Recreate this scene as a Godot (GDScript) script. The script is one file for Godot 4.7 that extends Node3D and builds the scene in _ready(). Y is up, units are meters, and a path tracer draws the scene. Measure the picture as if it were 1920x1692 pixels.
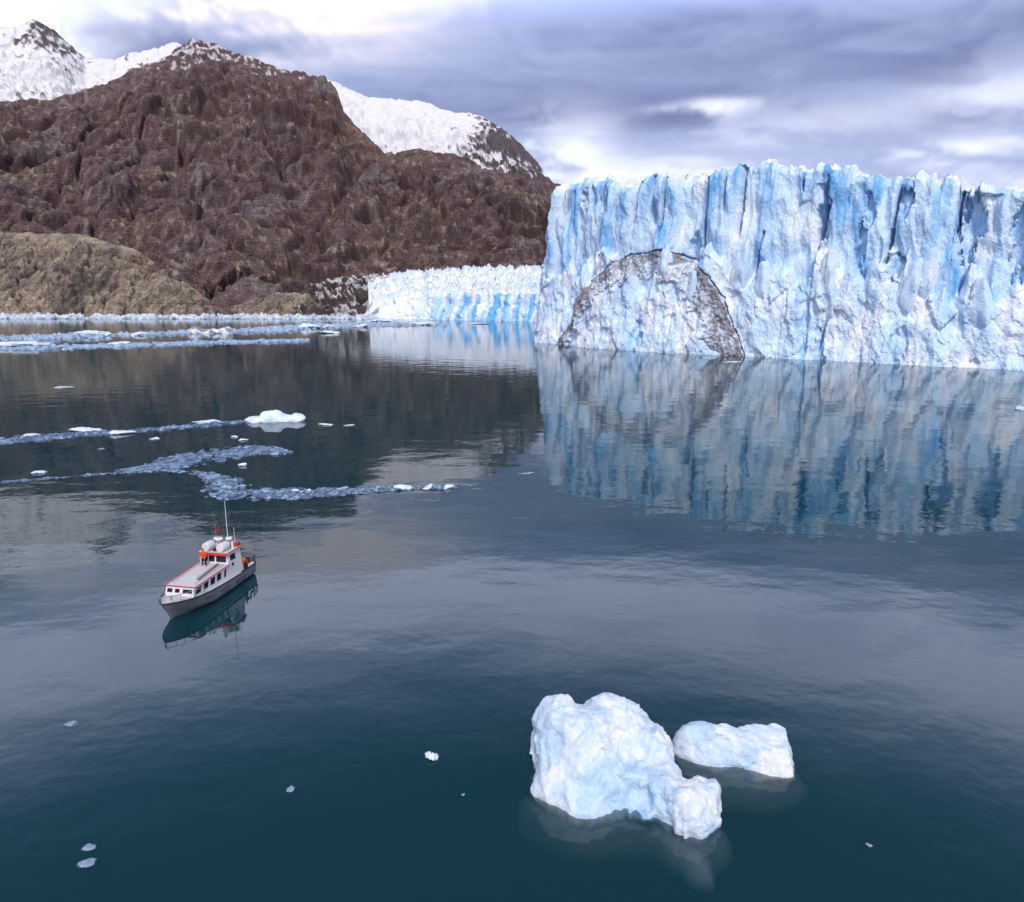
extends Node3D
# A glacier front in a fjord: brown mountains, a blue ice cliff, drifting ice, one small tour boat.
# Units are metres, y is up, the open water lies at y = 0.

const WATER_REST := 0.0
# bearings (degrees clockwise from north = -z) and elevations (degrees) of the ridges as surveyed from the origin at 28 m
const EYE := 28.0
const RIDGE_MAIN := [Vector2(-45.3, 8.4), Vector2(-38.6, 10.3), Vector2(-33.4, 11.72), Vector2(-29.7, 12.24), Vector2(-27.0, 13.7), Vector2(-24.1, 15.2), Vector2(-22.06, 16.5), Vector2(-19.75, 16.1), Vector2(-17.4, 15.5), Vector2(-15.24, 15.25), Vector2(-13.8, 15.1), Vector2(-12.8, 14.2), Vector2(-11.9, 12.5), Vector2(-10.6, 11.2), Vector2(-9.5, 10.2), Vector2(-7.9, 10.5), Vector2(-4.4, 10.5), Vector2(-2.4, 9.6), Vector2(-1.2, 9.1), Vector2(1.6, 8.7), Vector2(3.2, 7.9), Vector2(9.6, 6.6), Vector2(17.3, 5.3)]
const RIDGE_WEST := [Vector2(-44.7, 12.2), Vector2(-38.0, 14.5), Vector2(-34.5, 15.4), Vector2(-32.3, 15.8), Vector2(-31.1, 16.4), Vector2(-30.1, 16.1), Vector2(-29.3, 15.4), Vector2(-28.6, 14.8), Vector2(-26.8, 14.95), Vector2(-23.1, 16.3), Vector2(-20.1, 15.7), Vector2(-16.7, 14.7)]
const RIDGE_EAST := [Vector2(-18.2, 14.3), Vector2(-15.3, 14.9), Vector2(-13.4, 14.9), Vector2(-12.3, 14.65), Vector2(-10.7, 14.0), Vector2(-9.35, 13.98), Vector2(-6.7, 13.86), Vector2(-5.1, 13.4), Vector2(-2.4, 13.1), Vector2(-0.8, 12.3), Vector2(1.0, 10.8), Vector2(2.0, 9.7), Vector2(3.0, 8.57), Vector2(4.8, 6.9), Vector2(9.7, 4.3)]
const RIDGE_HILL := [Vector2(-45.9, 4.4), Vector2(-39.5, 4.1), Vector2(-34.3, 4.04), Vector2(-30.0, 4.14), Vector2(-28.3, 3.7), Vector2(-26.75, 3.2), Vector2(-25.4, 2.2), Vector2(-24.1, 1.3), Vector2(-22.8, 0.26), Vector2(-21.95, -0.57), Vector2(-21.3, -1.3)]
const RIDGE_KNOLL := [Vector2(-23.3, -1.4), Vector2(-22.2, -0.87), Vector2(-20.7, -0.46), Vector2(-19.2, -0.54), Vector2(-17.7, 0.46), Vector2(-15.8, 0.39), Vector2(-14.6, -0.24), Vector2(-13.8, -1.4)]
const RIDGE_MORAINE := [Vector2(-17.0, -0.6), Vector2(-15.7, 0.7), Vector2(-14.55, 1.2), Vector2(-12.6, 1.7), Vector2(-10.6, 1.95), Vector2(-9.2, 1.7), Vector2(-8.2, 0.0)]

var names := {}


# ---------------------------------------------------------------- helpers
func noise(kind: int, freq: float, octaves := 1, sd := 1, warp := 0.0) -> FastNoiseLite:
	var n := FastNoiseLite.new()
	n.noise_type = kind
	n.seed = sd
	n.frequency = freq
	n.fractal_type = FastNoiseLite.FRACTAL_FBM if octaves > 1 else FastNoiseLite.FRACTAL_NONE
	n.fractal_octaves = octaves
	if warp > 0.0:
		n.domain_warp_enabled = true
		n.domain_warp_amplitude = warp
		n.domain_warp_frequency = freq * 0.8
		n.domain_warp_fractal_type = FastNoiseLite.DOMAIN_WARP_FRACTAL_NONE
	return n


func simplex(freq: float, octaves := 1, sd := 1) -> FastNoiseLite:
	return noise(FastNoiseLite.TYPE_SIMPLEX_SMOOTH, freq, octaves, sd)


func ridged(freq: float, octaves := 3, sd := 1) -> FastNoiseLite:
	var n := noise(FastNoiseLite.TYPE_SIMPLEX_SMOOTH, freq, octaves, sd)
	n.fractal_type = FastNoiseLite.FRACTAL_RIDGED
	return n


func cells(freq: float, sd := 1, value := true, warp := 0.0) -> FastNoiseLite:
	var n := noise(FastNoiseLite.TYPE_CELLULAR, freq, 1, sd, warp)
	n.cellular_return_type = FastNoiseLite.RETURN_CELL_VALUE if value else FastNoiseLite.RETURN_DISTANCE
	n.cellular_jitter = 0.9
	return n


func along(line: Array, x: float) -> float:
	if x <= line[0].x:
		return line[0].y
	for i in range(1, line.size()):
		if x <= line[i].x:
			return lerpf(line[i - 1].y, line[i].y, (x - line[i - 1].x) / (line[i].x - line[i - 1].x))
	return line[-1].y


func material(color: Color, rough := 0.8, metal := 0.0) -> StandardMaterial3D:
	var m := StandardMaterial3D.new()
	m.albedo_color = color.linear_to_srgb()
	m.roughness = rough
	m.metallic = metal
	return m


func painted(rough := 0.9) -> StandardMaterial3D:
	var m := material(Color.WHITE, rough)
	m.vertex_color_use_as_albedo = true
	return m


func numbered(called: String) -> String:
	var k: int = names.get(called, -1) + 1
	names[called] = k
	return called if k == 0 else "%s_%03d" % [called, k]


func tag(o: Node, label: String, category := "", group := "") -> Node:
	o.set_meta("label", label)
	if category:
		o.set_meta("category", category)
	if group:
		o.set_meta("group", group)
	return o


func mesh_node(called: String, m: Mesh, mt: Material, parent: Node = self) -> MeshInstance3D:
	var o := MeshInstance3D.new()
	o.name = numbered(called) if parent == self else called
	o.mesh = m
	if mt:
		for i in m.get_surface_count():
			o.set_surface_override_material(i, mt)
	parent.add_child(o, true)
	return o


func grid_mesh(nu: int, nv: int, p: PackedVector3Array, c: PackedColorArray, flip := false) -> ArrayMesh:
	# p[j * nu + i]; normals by central differences
	var n := PackedVector3Array()
	n.resize(p.size())
	var sg := -1.0 if flip else 1.0
	for j in nv:
		var j0 := maxi(j - 1, 0) * nu
		var j1 := mini(j + 1, nv - 1) * nu
		var row := j * nu
		for i in nu:
			var du := p[row + mini(i + 1, nu - 1)] - p[row + maxi(i - 1, 0)]
			var dv := p[j1 + i] - p[j0 + i]
			n[row + i] = (du.cross(dv) * sg).normalized()
	var ix := PackedInt32Array()
	ix.resize((nu - 1) * (nv - 1) * 6)
	var k := 0
	for j in nv - 1:
		for i in nu - 1:
			var a := j * nu + i
			var b := a + 1
			var d := a + nu
			var e := d + 1
			if flip:
				ix[k] = a; ix[k + 1] = b; ix[k + 2] = d; ix[k + 3] = b; ix[k + 4] = e; ix[k + 5] = d
			else:
				ix[k] = a; ix[k + 1] = d; ix[k + 2] = b; ix[k + 3] = b; ix[k + 4] = d; ix[k + 5] = e
			k += 6
	var arr := []
	arr.resize(Mesh.ARRAY_MAX)
	arr[Mesh.ARRAY_VERTEX] = p
	arr[Mesh.ARRAY_NORMAL] = n
	if c.size():
		arr[Mesh.ARRAY_COLOR] = c
	arr[Mesh.ARRAY_INDEX] = ix
	var m := ArrayMesh.new()
	m.add_surface_from_arrays(Mesh.PRIMITIVE_TRIANGLES, arr, [], {}, 0)
	return m


# a relief map of stone or ice grain, used by triplanar materials
func relief(freq: float, octaves: int, sd: int, size := 512, kind := FastNoiseLite.TYPE_SIMPLEX_SMOOTH) -> NoiseTexture2D:
	var t := NoiseTexture2D.new()
	t.width = size
	t.height = size
	t.seamless = true
	t.noise = noise(kind, freq, octaves, sd)
	return t


func grained(m: StandardMaterial3D, tile: float, depth_cm: float, sd: int, lo := Color(0.75, 0.75, 0.75), hi := Color(1, 1, 1)) -> StandardMaterial3D:
	# world-space grain: a tone map and a relief that repeat every `tile` metres
	m.uv1_triplanar = true
	m.uv1_world_triplanar = true
	m.uv1_scale = Vector3.ONE / tile
	m.heightmap_enabled = true
	m.heightmap_texture = relief(0.02, 5, sd)
	m.heightmap_scale = depth_cm
	var t := relief(0.015, 6, sd + 7)
	var g := Gradient.new()
	g.set_color(0, lo)
	g.set_color(1, hi)
	g.set_offset(0, 0.25)
	g.set_offset(1, 0.75)
	t.color_ramp = g
	m.albedo_texture = t
	return m


# ---------------------------------------------------------------- sky
func sky_texture() -> ImageTexture:
	var w := 1536
	var h := 768
	var wide := simplex(0.9, 4, 11)
	var fine := simplex(2.6, 5, 23)
	var wisp := simplex(6.0, 5, 37)
	var im := Image.create(w, h, false, Image.FORMAT_RGBF)
	var slate := Color(0.078, 0.098, 0.205)
	var mid := Color(0.215, 0.255, 0.40)
	var white := Color(0.64, 0.66, 0.76)
	var pink := Color(0.62, 0.56, 0.61)
	var low := Color(0.25, 0.29, 0.36)
	var zenith := Color(0.06, 0.095, 0.16)
	im.fill(low)
	for y in h / 2:
		var el := 90.0 - (y + 0.5) * 180.0 / h
		var e := deg_to_rad(el)
		var ce := cos(e)
		var se := sin(e)
		for x in w:
			var az := (x + 0.5) * 360.0 / w   # column 0 looks along -z
			if az > 180.0:
				az -= 360.0
			var a := deg_to_rad(az)
			var d := Vector3(sin(a) * ce, se, -cos(a) * ce)
			# clouds lie in a layer: look up noise where the ray meets it, stretched towards the horizon
			var q := d / (se + 0.22)
			var n1 := wide.get_noise_3d(q.x * 0.62, q.z * 0.9, 0.3)
			var n2 := fine.get_noise_3d(q.x * 0.55 + n1, q.z * 1.0, 2.0)
			var n3 := wisp.get_noise_3d(q.x * 0.5 + n2 * 0.4, q.z * 1.1, 5.0)
			# the deck breaks up towards the horizon, hangs dark over the mountains and is brighter above
			var swing := 1.0 - 0.72 * smoothstep(20.0, 42.0, el)
			var cover := along(DECK, el) + (0.2 * n1 + 0.16 * n2 + 0.1 * n3) * swing
			cover = clampf(cover, 0.0, 1.0)
			var c := slate.lerp(mid, smoothstep(0.0, 0.45, cover)).lerp(white, smoothstep(0.4, 0.95, cover))
			c = c.lerp(c * Color(1.34, 1.4, 1.66), smoothstep(17.0, 23.0, el))
			c = c.lerp(zenith, smoothstep(25.0, 37.0, el) * 0.94)
			var rosy := smoothstep(0.0, 0.5, n2 + 0.2) * 0.6
			if cover > 0.55 and el < 20.0:
				c = c.lerp(pink, rosy * smoothstep(0.55, 0.8, cover))
			# a white gap in the cloud to the north-west and two torn ones to the north-east
			for g in GAPS:
				var u: float = (az - g[0]) / g[2] + 1.1 * n3
				var v: float = (el - g[1]) / g[3] + 0.9 * n2 + 0.7 * n3
				if absf(u) < 2.5 and absf(v) < 2.5:
					var r: float = exp(-(u * u + v * v)) * (1.0 + 0.6 * n2 + 0.6 * n3)
					c = c.lerp(white if g[4] < 0.5 else pink, clampf(r * g[5], 0.0, 1.0))
			im.set_pixel(x, y, c)
	return ImageTexture.create_from_image(im)

const DECK := [Vector2(0, 0.86), Vector2(5, 0.68), Vector2(8.5, 0.42), Vector2(12, 0.24), Vector2(16, 0.24), Vector2(19, 0.42), Vector2(22, 0.85), Vector2(26, 0.85), Vector2(31, 0.5), Vector2(38, 0.25), Vector2(50, 0.22), Vector2(90, 0.2)]
# bearing, elevation, half width, half height, rosiness, strength
const GAPS := [[-15.0, 19.6, 8.0, 2.2, 1.0, 1.0], [-33.0, 16.0, 4.5, 3.0, 0.0, 1.3], [-27.0, 18.2, 4.0, 1.2, 0.0, 0.5], [13.9, 13.1, 2.7, 0.42, 0.0, 1.15], [31.0, 9.3, 3.0, 0.8, 0.0, 0.7], [33.5, 12.8, 4.5, 1.4, 0.0, 0.4], [9.0, 8.6, 9.0, 1.6, 0.0, 0.7], [4.5, 10.8, 3.0, 2.2, 0.0, 0.6], [25.0, 12.0, 9.0, 1.2, 0.0, 0.25], [-120.0, 16.0, 9.0, 3.0, 1.0, 1.0], [140.0, 14.0, 10.0, 2.5, 0.0, 1.0], [80.0, 17.0, 9.0, 3.0, 1.0, 0.9], [-75.0, 12.0, 7.0, 2.0, 0.0, 0.9]]


# ---------------------------------------------------------------- mountains
# a mountainside on a fan of bearings: from the shore r0(bearing) up to its ridge and a little down behind it
func mountainside(called: String, ridge: Array, reach: Array, shore: Array, b0: float, b1: float, nu: int, nv: int, bump: float, rise: float, paint: Callable, mt: Material) -> MeshInstance3D:
	var lump := cells(1.0 / (150.0 * bump), 5, false, 40.0 * bump)
	var lump2 := cells(1.0 / (52.0 * bump), 8, false, 14.0 * bump)
	var crease := cells(1.0 / (110.0 * bump), 15, false, 60.0 * bump)
	crease.cellular_return_type = FastNoiseLite.RETURN_DISTANCE2_SUB
	var crag := ridged(1.0 / (70.0 * bump), 4, 3)
	var rough := simplex(1.0 / 14.0, 3, 9)
	var fold := ridged(1.0 / 24.0, 3, 19)
	var p := PackedVector3Array()
	var c := PackedColorArray()
	p.resize(nu * nv)
	c.resize(nu * nv)
	var base := PackedVector3Array()
	base.resize(nu * nv)
	for i in nu:
		var b := lerpf(b0, b1, i / float(nu - 1))
		var a := deg_to_rad(b)
		var out := Vector3(sin(a), 0, -cos(a))
		var r0 := along(shore, b)
		var r1 := along(reach, b)
		var top := EYE + r1 * tan(deg_to_rad(along(ridge, b)))
		for j in nv:
			var t := -0.03 + 1.15 * j / float(nv - 1)
			var y: float
			if t < 1.0:
				y = top * (rise * t + (1.0 - rise) * t * t)
			else:
				y = top * (1.0 - 2.2 * (t - 1.0))
			var q := out * lerpf(r0, r1, t) + Vector3(0, y, 0)
			base[j * nu + i] = q
	for j in nv:
		var t := -0.03 + 1.15 * j / float(nv - 1)
		var keep := clampf(1.0 - smoothstep(0.78, 1.0, t) * 0.72, 0.1, 1.0) * smoothstep(-0.03, 0.08, t)
		for i in nu:
			var q := base[j * nu + i]
			var out := Vector3(q.x, 0, q.z).normalized()
			var l1 := lump.get_noise_3d(q.x, q.y * 1.3, q.z)
			var l2 := lump2.get_noise_3d(q.x, q.y * 1.2, q.z)
			var cr := crag.get_noise_3d(q.x * 0.55 + q.y * 0.5, q.y * 1.1 - q.x * 0.25, q.z * 0.6)
			var ro := rough.get_noise_3d(q.x, q.y, q.z)
			var ck := crease.get_noise_3d(q.x, q.y * 1.2, q.z) + 1.0
			var ledge := fposmod((q.y + 50.0 * l1 + q.x * 0.12) / (95.0 * bump + 10.0), 1.0)
			ledge = smoothstep(0.0, 0.25, ledge) * (1.0 - ledge)
			var fine := fold.get_noise_3d(q.x, q.y * 0.6, q.z)
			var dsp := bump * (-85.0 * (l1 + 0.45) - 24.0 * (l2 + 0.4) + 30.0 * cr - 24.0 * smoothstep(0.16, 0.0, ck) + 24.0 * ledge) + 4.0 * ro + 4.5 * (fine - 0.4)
			var dirn := (Vector3.UP * 0.7 - out * 0.75)
			if called == "mountain" and q.y < 80.0:
				# a hollow under the cliff foot above the knoll
				var bearing := rad_to_deg(atan2(q.x, -q.z))
				var bk := pow((bearing + 20.4) / 2.2, 2.0) + pow((q.y - 40.0 - 4.0 * (bearing + 20.4)) / 13.0, 2.0) + 1.5 * ro
				dsp -= 75.0 * smoothstep(1.0, 0.5, bk)
			p[j * nu + i] = q + dirn * (dsp * keep)
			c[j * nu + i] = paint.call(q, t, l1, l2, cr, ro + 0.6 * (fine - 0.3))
	return mesh_node(called, grid_mesh(nu, nv, p, c), mt)


var hue := simplex(1.0 / 210.0, 4, 51)
var streak := simplex(1.0 / 30.0, 4, 52)
var speck := simplex(1.0 / 38.0, 5, 53)
var seam := ridged(1.0 / 300.0, 3, 54)


func brown_rock(q: Vector3, t: float, l1: float, l2: float, cr: float, ro: float) -> Color:
	var h := hue.get_noise_3d(q.x, q.y * 1.2, q.z)
	var s := streak.get_noise_3d(q.x * 1.8, q.y * 0.3, q.z * 1.8)
	var purple := Color(0.118, 0.067, 0.076)
	var umber := Color(0.138, 0.095, 0.088)
	var grey := Color(0.19, 0.165, 0.16)
	var ochre := Color(0.32, 0.25, 0.165)
	var c := purple.lerp(umber, smoothstep(-0.2, 0.35, h + s * 0.3))
	c = c.lerp(grey, smoothstep(0.1, 0.5, -h + s * 0.5) * 0.7)
	c = c.lerp(ochre, smoothstep(0.34, 0.62, s + 0.35 * h + 0.25 * speck.get_noise_3d(q.x, q.y, q.z)) * 0.75)
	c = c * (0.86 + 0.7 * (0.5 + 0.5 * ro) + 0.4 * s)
	# pale quartz seams running down to the right
	var sm := seam.get_noise_3d(q.x + q.y * 0.8, q.y * 0.5, q.z * 0.3)
	if sm > 0.74:
		c = c.lerp(Color(0.40, 0.35, 0.31), smoothstep(0.74, 0.9, sm) * clampf(0.35 + 2.0 * s, 0.0, 0.85))
	# old snow lies in the gullies below the summit
	var sp := speck.get_noise_3d(q.x * 1.3, q.y * 1.3, q.z * 1.3) + 0.6 * s
	var snowy := q.y - 668.0 + 45.0 * h + sp * 170.0
	if sp > 0.72 and q.y > 260.0:
		snowy = maxf(snowy, (sp - 0.72) * 120.0)
	if snowy > 0.0 and t > 0.3:
		c = c.lerp(Color(0.74, 0.745, 0.78), smoothstep(0.0, 16.0, snowy))
	return c


func snow_rock(q: Vector3, t: float, l1: float, l2: float, cr: float, ro: float) -> Color:
	var s := speck.get_noise_3d(q.x * 1.2, q.y * 2.0, q.z * 1.2)
	var h := hue.get_noise_3d(q.x * 1.3, q.y * 2.0, q.z * 1.3)
	var bearing := rad_to_deg(atan2(q.x, -q.z))
	var bare := s * 0.55 + h * 0.6 + 0.3 * cr + smoothstep(-5.0, 0.5, bearing) * 0.8 - 0.48
	if bearing < -20.0:   # the western ridge: a bare spire and rock ribs over the snow field
		bare = s * 0.6 + h * 0.5 + 0.35 * cr - 0.36 + 0.55 * exp(-pow((bearing + 30.6) / 1.3, 2.0)) * smoothstep(0.86, 0.97, t)
	var rock := Color(0.11, 0.09, 0.10) * (0.8 + 0.5 * ro)
	return Color(0.76, 0.765, 0.80).lerp(rock, smoothstep(0.0, 0.16, bare))


func tan_rock(q: Vector3, t: float, l1: float, l2: float, cr: float, ro: float) -> Color:
	var h := hue.get_noise_3d(q.x * 2.0, q.y * 2.0, q.z * 2.0)
	var s := streak.get_noise_3d(q.x * 1.2, q.y * 0.8, q.z * 1.2)
	var c := Color(0.27, 0.225, 0.185).lerp(Color(0.45, 0.37, 0.285), smoothstep(-0.3, 0.5, s + h))
	c = c.lerp(Color(0.16, 0.135, 0.122), smoothstep(0.1, 0.5, -h - 0.5 * s))
	return c * (0.8 + 0.45 * (0.5 + 0.5 * ro))


func moraine_rock(q: Vector3, t: float, l1: float, l2: float, cr: float, ro: float) -> Color:
	var s := speck.get_noise_3d((q.x + q.y * 1.5) * 2.6, q.y * 4.0, q.z) + 0.5 * streak.get_noise_3d(q.x + q.y, q.y * 2.0, q.z * 0.4)
	var bearing := rad_to_deg(atan2(q.x, -q.z))
	var c := Color(0.10, 0.078, 0.074) * (0.7 + 0.7 * (0.5 + 0.5 * ro))
	return c.lerp(Color(0.72, 0.71, 0.74), smoothstep(0.04, 0.2, s + 0.02 + 0.035 * (bearing + 12.0)))


func build_mountains() -> void:
	var rock := grained(painted(0.95), 38.0, 260.0, 61, Color(0.68, 0.68, 0.68), Color(1.05, 1.05, 1.05))
	var grit := grained(painted(0.95), 26.0, 200.0, 71, Color(0.68, 0.68, 0.68), Color(1.05, 1.05, 1.05))
	var snow := grained(painted(0.85), 60.0, 60.0, 81, Color(0.93, 0.93, 0.93))
	var shore := [Vector2(-46, 1560), Vector2(-35, 1350), Vector2(-28, 1240), Vector2(-20, 1180), Vector2(0, 1180), Vector2(20, 1250)]
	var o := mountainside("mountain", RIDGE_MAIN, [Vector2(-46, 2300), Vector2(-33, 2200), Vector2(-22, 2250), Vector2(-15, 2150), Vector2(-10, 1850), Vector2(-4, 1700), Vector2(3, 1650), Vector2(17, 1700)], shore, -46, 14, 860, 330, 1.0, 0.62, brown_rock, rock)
	tag(o, "brown and purple rock mountain with snow dusted peak above the far shore", "mountain").set_meta("kind", "structure")
	o = mountainside("snow_mountain", RIDGE_WEST, [Vector2(-45, 2900), Vector2(-16, 2900)], [Vector2(-45, 2150), Vector2(-16, 2200)], -45, -17, 460, 200, 0.55, 0.7, snow_rock, snow)
	tag(o, "white snow ridge with a bare rock spire at the left edge behind the brown mountain", "mountain").set_meta("kind", "structure")
	o = mountainside("snow_mountain", RIDGE_EAST, [Vector2(-18, 2700), Vector2(10, 2700)], [Vector2(-18, 1900), Vector2(10, 1900)], -18, 9.6, 420, 170, 0.6, 0.75, snow_rock, snow)
	tag(o, "rounded snow covered mountain with dark rock flank right of the brown peak", "mountain").set_meta("kind", "structure")
	o = mountainside("hill", RIDGE_HILL, [Vector2(-46, 1720), Vector2(-35, 1490), Vector2(-28, 1360), Vector2(-21, 1190)], [Vector2(-46, 1520), Vector2(-35, 1297), Vector2(-28, 1204), Vector2(-21, 1140)], -46, -21.3, 560, 150, 0.28, 0.9, tan_rock, grit)
	tag(o, "low tan rock hill at the waterline on the left shore", "hill").set_meta("kind", "structure")
	o = mountainside("hill", RIDGE_KNOLL, [Vector2(-23, 1200), Vector2(-14, 1150)], [Vector2(-23, 1155), Vector2(-14, 1096)], -23.3, -13.8, 240, 70, 0.2, 0.95, tan_rock, grit)
	tag(o, "small rounded tan rock knoll beside the far glacier's dirty left end", "hill").set_meta("kind", "structure")
	o = mountainside("moraine", RIDGE_MORAINE, [Vector2(-17, 1180), Vector2(-8, 1200)], [Vector2(-17, 1095), Vector2(-8, 1070)], -17, -8.2, 260, 90, 0.28, 0.8, moraine_rock, grit)
	tag(o, "dirty snow and dark rock rubble at the left end of the far glacier", "moraine").set_meta("kind", "structure")


# ---------------------------------------------------------------- glaciers
# plan of the front: points x, z
const FRONT := [Vector2(45, -800), Vector2(38, -560), Vector2(27, -490), Vector2(42, -462), Vector2(59, -423), Vector2(95, -387), Vector2(138, -355), Vector2(175, -324), Vector2(211, -298), Vector2(262, -262), Vector2(340, -225), Vector2(450, -200)]
const FRONT_TOP := [Vector2(240, 97), Vector2(329, 98), Vector2(340, 96.3), Vector2(360, 96.8), Vector2(380, 93), Vector2(409, 89), Vector2(417, 91.3), Vector2(438, 89.6), Vector2(465, 91.5), Vector2(469, 89), Vector2(475, 90.5), Vector2(489, 89.8), Vector2(511, 84.5), Vector2(528, 82.5), Vector2(546, 78), Vector2(558, 75), Vector2(569, 73.4), Vector2(582, 70.5), Vector2(650, 66), Vector2(850, 60)]
# cracks: s at the top, height there, s at the foot, height there, width, depth
const CRACKS := [[449.8, 88.0, 448.7, 44.0, 0.55, 12.0], [340.5, 92.5, 339.3, 66.0, 0.5, 6.0], [374.7, 94.0, 374.0, 82.0, 0.5, 6.0], [467.1, 92.0, 467.0, 56.0, 0.8, 7.0], [418.6, 92.0, 419.7, 66.0, 0.7, 6.0], [537.6, 82.0, 536.7, 57.0, 0.5, 9.0], [536.7, 58.0, 535.0, 42.0, 0.65, 11.0], [495.9, 92.0, 496.2, 76.0, 0.5, 6.0], [507.4, 86.0, 504.5, 47.0, 0.5, 6.0], [410.9, 90.0, 407.1, 65.0, 0.8, 6.0], [459.6, 92.0, 459.3, 69.0, 0.4, 5.0], [427.5, 90.0, 424.1, 57.0, 0.5, 7.0], [353.0, 62.0, 351.0, 44.0, 0.4, 4.0], [516.0, 30.0, 511.0, 2.0, 0.5, 5.0], [397.0, 92.0, 393.0, 74.0, 0.5, 5.0], [562.0, 72.0, 561.0, 50.0, 0.6, 7.0], [480.0, 60.0, 476.0, 36.0, 0.4, 4.0]]
# hollows where blocks have calved away: s, height, half width, half height, depth
const HOLLOWS := [[506.7, 64.0, 3.6, 12.0, 5.0], [567.0, 58.0, 5.0, 15.0, 5.0], [563.0, 66.0, 3.0, 8.0, 3.0], [585.0, 52.0, 4.0, 18.0, 4.5], [417.9, 6.0, 4.5, 11.0, 3.0], [526.0, 66.0, 3.0, 8.0, 3.5], [541.0, 69.0, 3.0, 6.0, 3.5], [524.0, 50.0, 2.6, 12.0, 4.0], [539.0, 42.0, 4.0, 6.0, 5.0], [504.5, 12.0, 2.5, 12.0, 1.5], [512.0, 4.0, 3.0, 9.0, 1.5], [545.0, 6.0, 3.5, 11.0, 1.5], [444.0, 52.0, 4.0, 10.0, 4.0], [353.0, 88.0, 4.0, 8.0, 3.0], [384.0, 84.0, 3.5, 9.0, 3.5], [368.0, 84.0, 3.0, 8.0, 2.5], [612.0, 40.0, 6.0, 14.0, 6.0]]
const ARCH_OUT := [Vector2(338, 0), Vector2(347, 7), Vector2(357, 15), Vector2(361, 24.8), Vector2(371.6, 32.7), Vector2(387, 41.6), Vector2(399.5, 48.5), Vector2(407, 51.7), Vector2(417.7, 52.4), Vector2(427.6, 53.1), Vector2(438.8, 49.9), Vector2(448.1, 45), Vector2(455.7, 38.7), Vector2(463.3, 29.3), Vector2(469.8, 14.8), Vector2(477, 0)]
const ARCH_IN := [Vector2(349, 0), Vector2(358, 5), Vector2(369, 15), Vector2(388, 29), Vector2(399, 35), Vector2(411.2, 38), Vector2(428.2, 38), Vector2(440, 35), Vector2(447, 28), Vector2(452, 18), Vector2(458, 7), Vector2(462, 0)]


func plan_point(front: Array, lengths: PackedFloat32Array, s: float) -> Array:
	var i := 0
	while i < front.size() - 2 and lengths[i + 1] < s:
		i += 1
	var t := clampf((s - lengths[i]) / (lengths[i + 1] - lengths[i]), 0.0, 1.0)
	var a: Vector2 = front[maxi(i - 1, 0)]
	var b: Vector2 = front[i]
	var c: Vector2 = front[i + 1]
	var d: Vector2 = front[mini(i + 2, front.size() - 1)]
	var q := b.cubic_interpolate(c, a, d, t)
	var q2 := b.cubic_interpolate(c, a, d, minf(t + 0.02, 1.0))
	var q1 := b.cubic_interpolate(c, a, d, maxf(t - 0.02, 0.0))
	var tg := (q2 - q1).normalized()
	return [Vector3(q.x, 0, q.y), Vector3(tg.y * -1.0, 0, tg.x)]


var ice_col := cells(1.0 / 13.0, 21, true, 4.0)
var ice_col2 := cells(1.0 / 3.6, 22, true, 2.0)
var ice_block := cells(1.0 / 7.0, 23, true, 4.0)
var ice_block2 := cells(1.0 / 2.6, 24, true, 1.5)
var ice_flute := ridged(1.0 / 9.0, 3, 25)
var ice_rough := simplex(1.0 / 7.0, 5, 26)
var ice_big := simplex(1.0 / 34.0, 3, 27)
var ice_tint := simplex(1.0 / 26.0, 4, 28)
var ice_spike := ridged(1.0 / 22.0, 2, 30)
var ice_vein := simplex(1.0 / 5.0, 4, 29)


func ice_colour(blue: float, grime := 0.0) -> Color:
	blue = clampf(blue, 0.0, 1.0)
	var c := Color(0.89, 0.925, 0.97).lerp(Color(0.60, 0.785, 0.97), smoothstep(0.0, 0.5, blue)).lerp(Color(0.16, 0.48, 0.86), smoothstep(0.48, 1.0, blue))
	return c.lerp(Color(0.25, 0.235, 0.26), grime)


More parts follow.
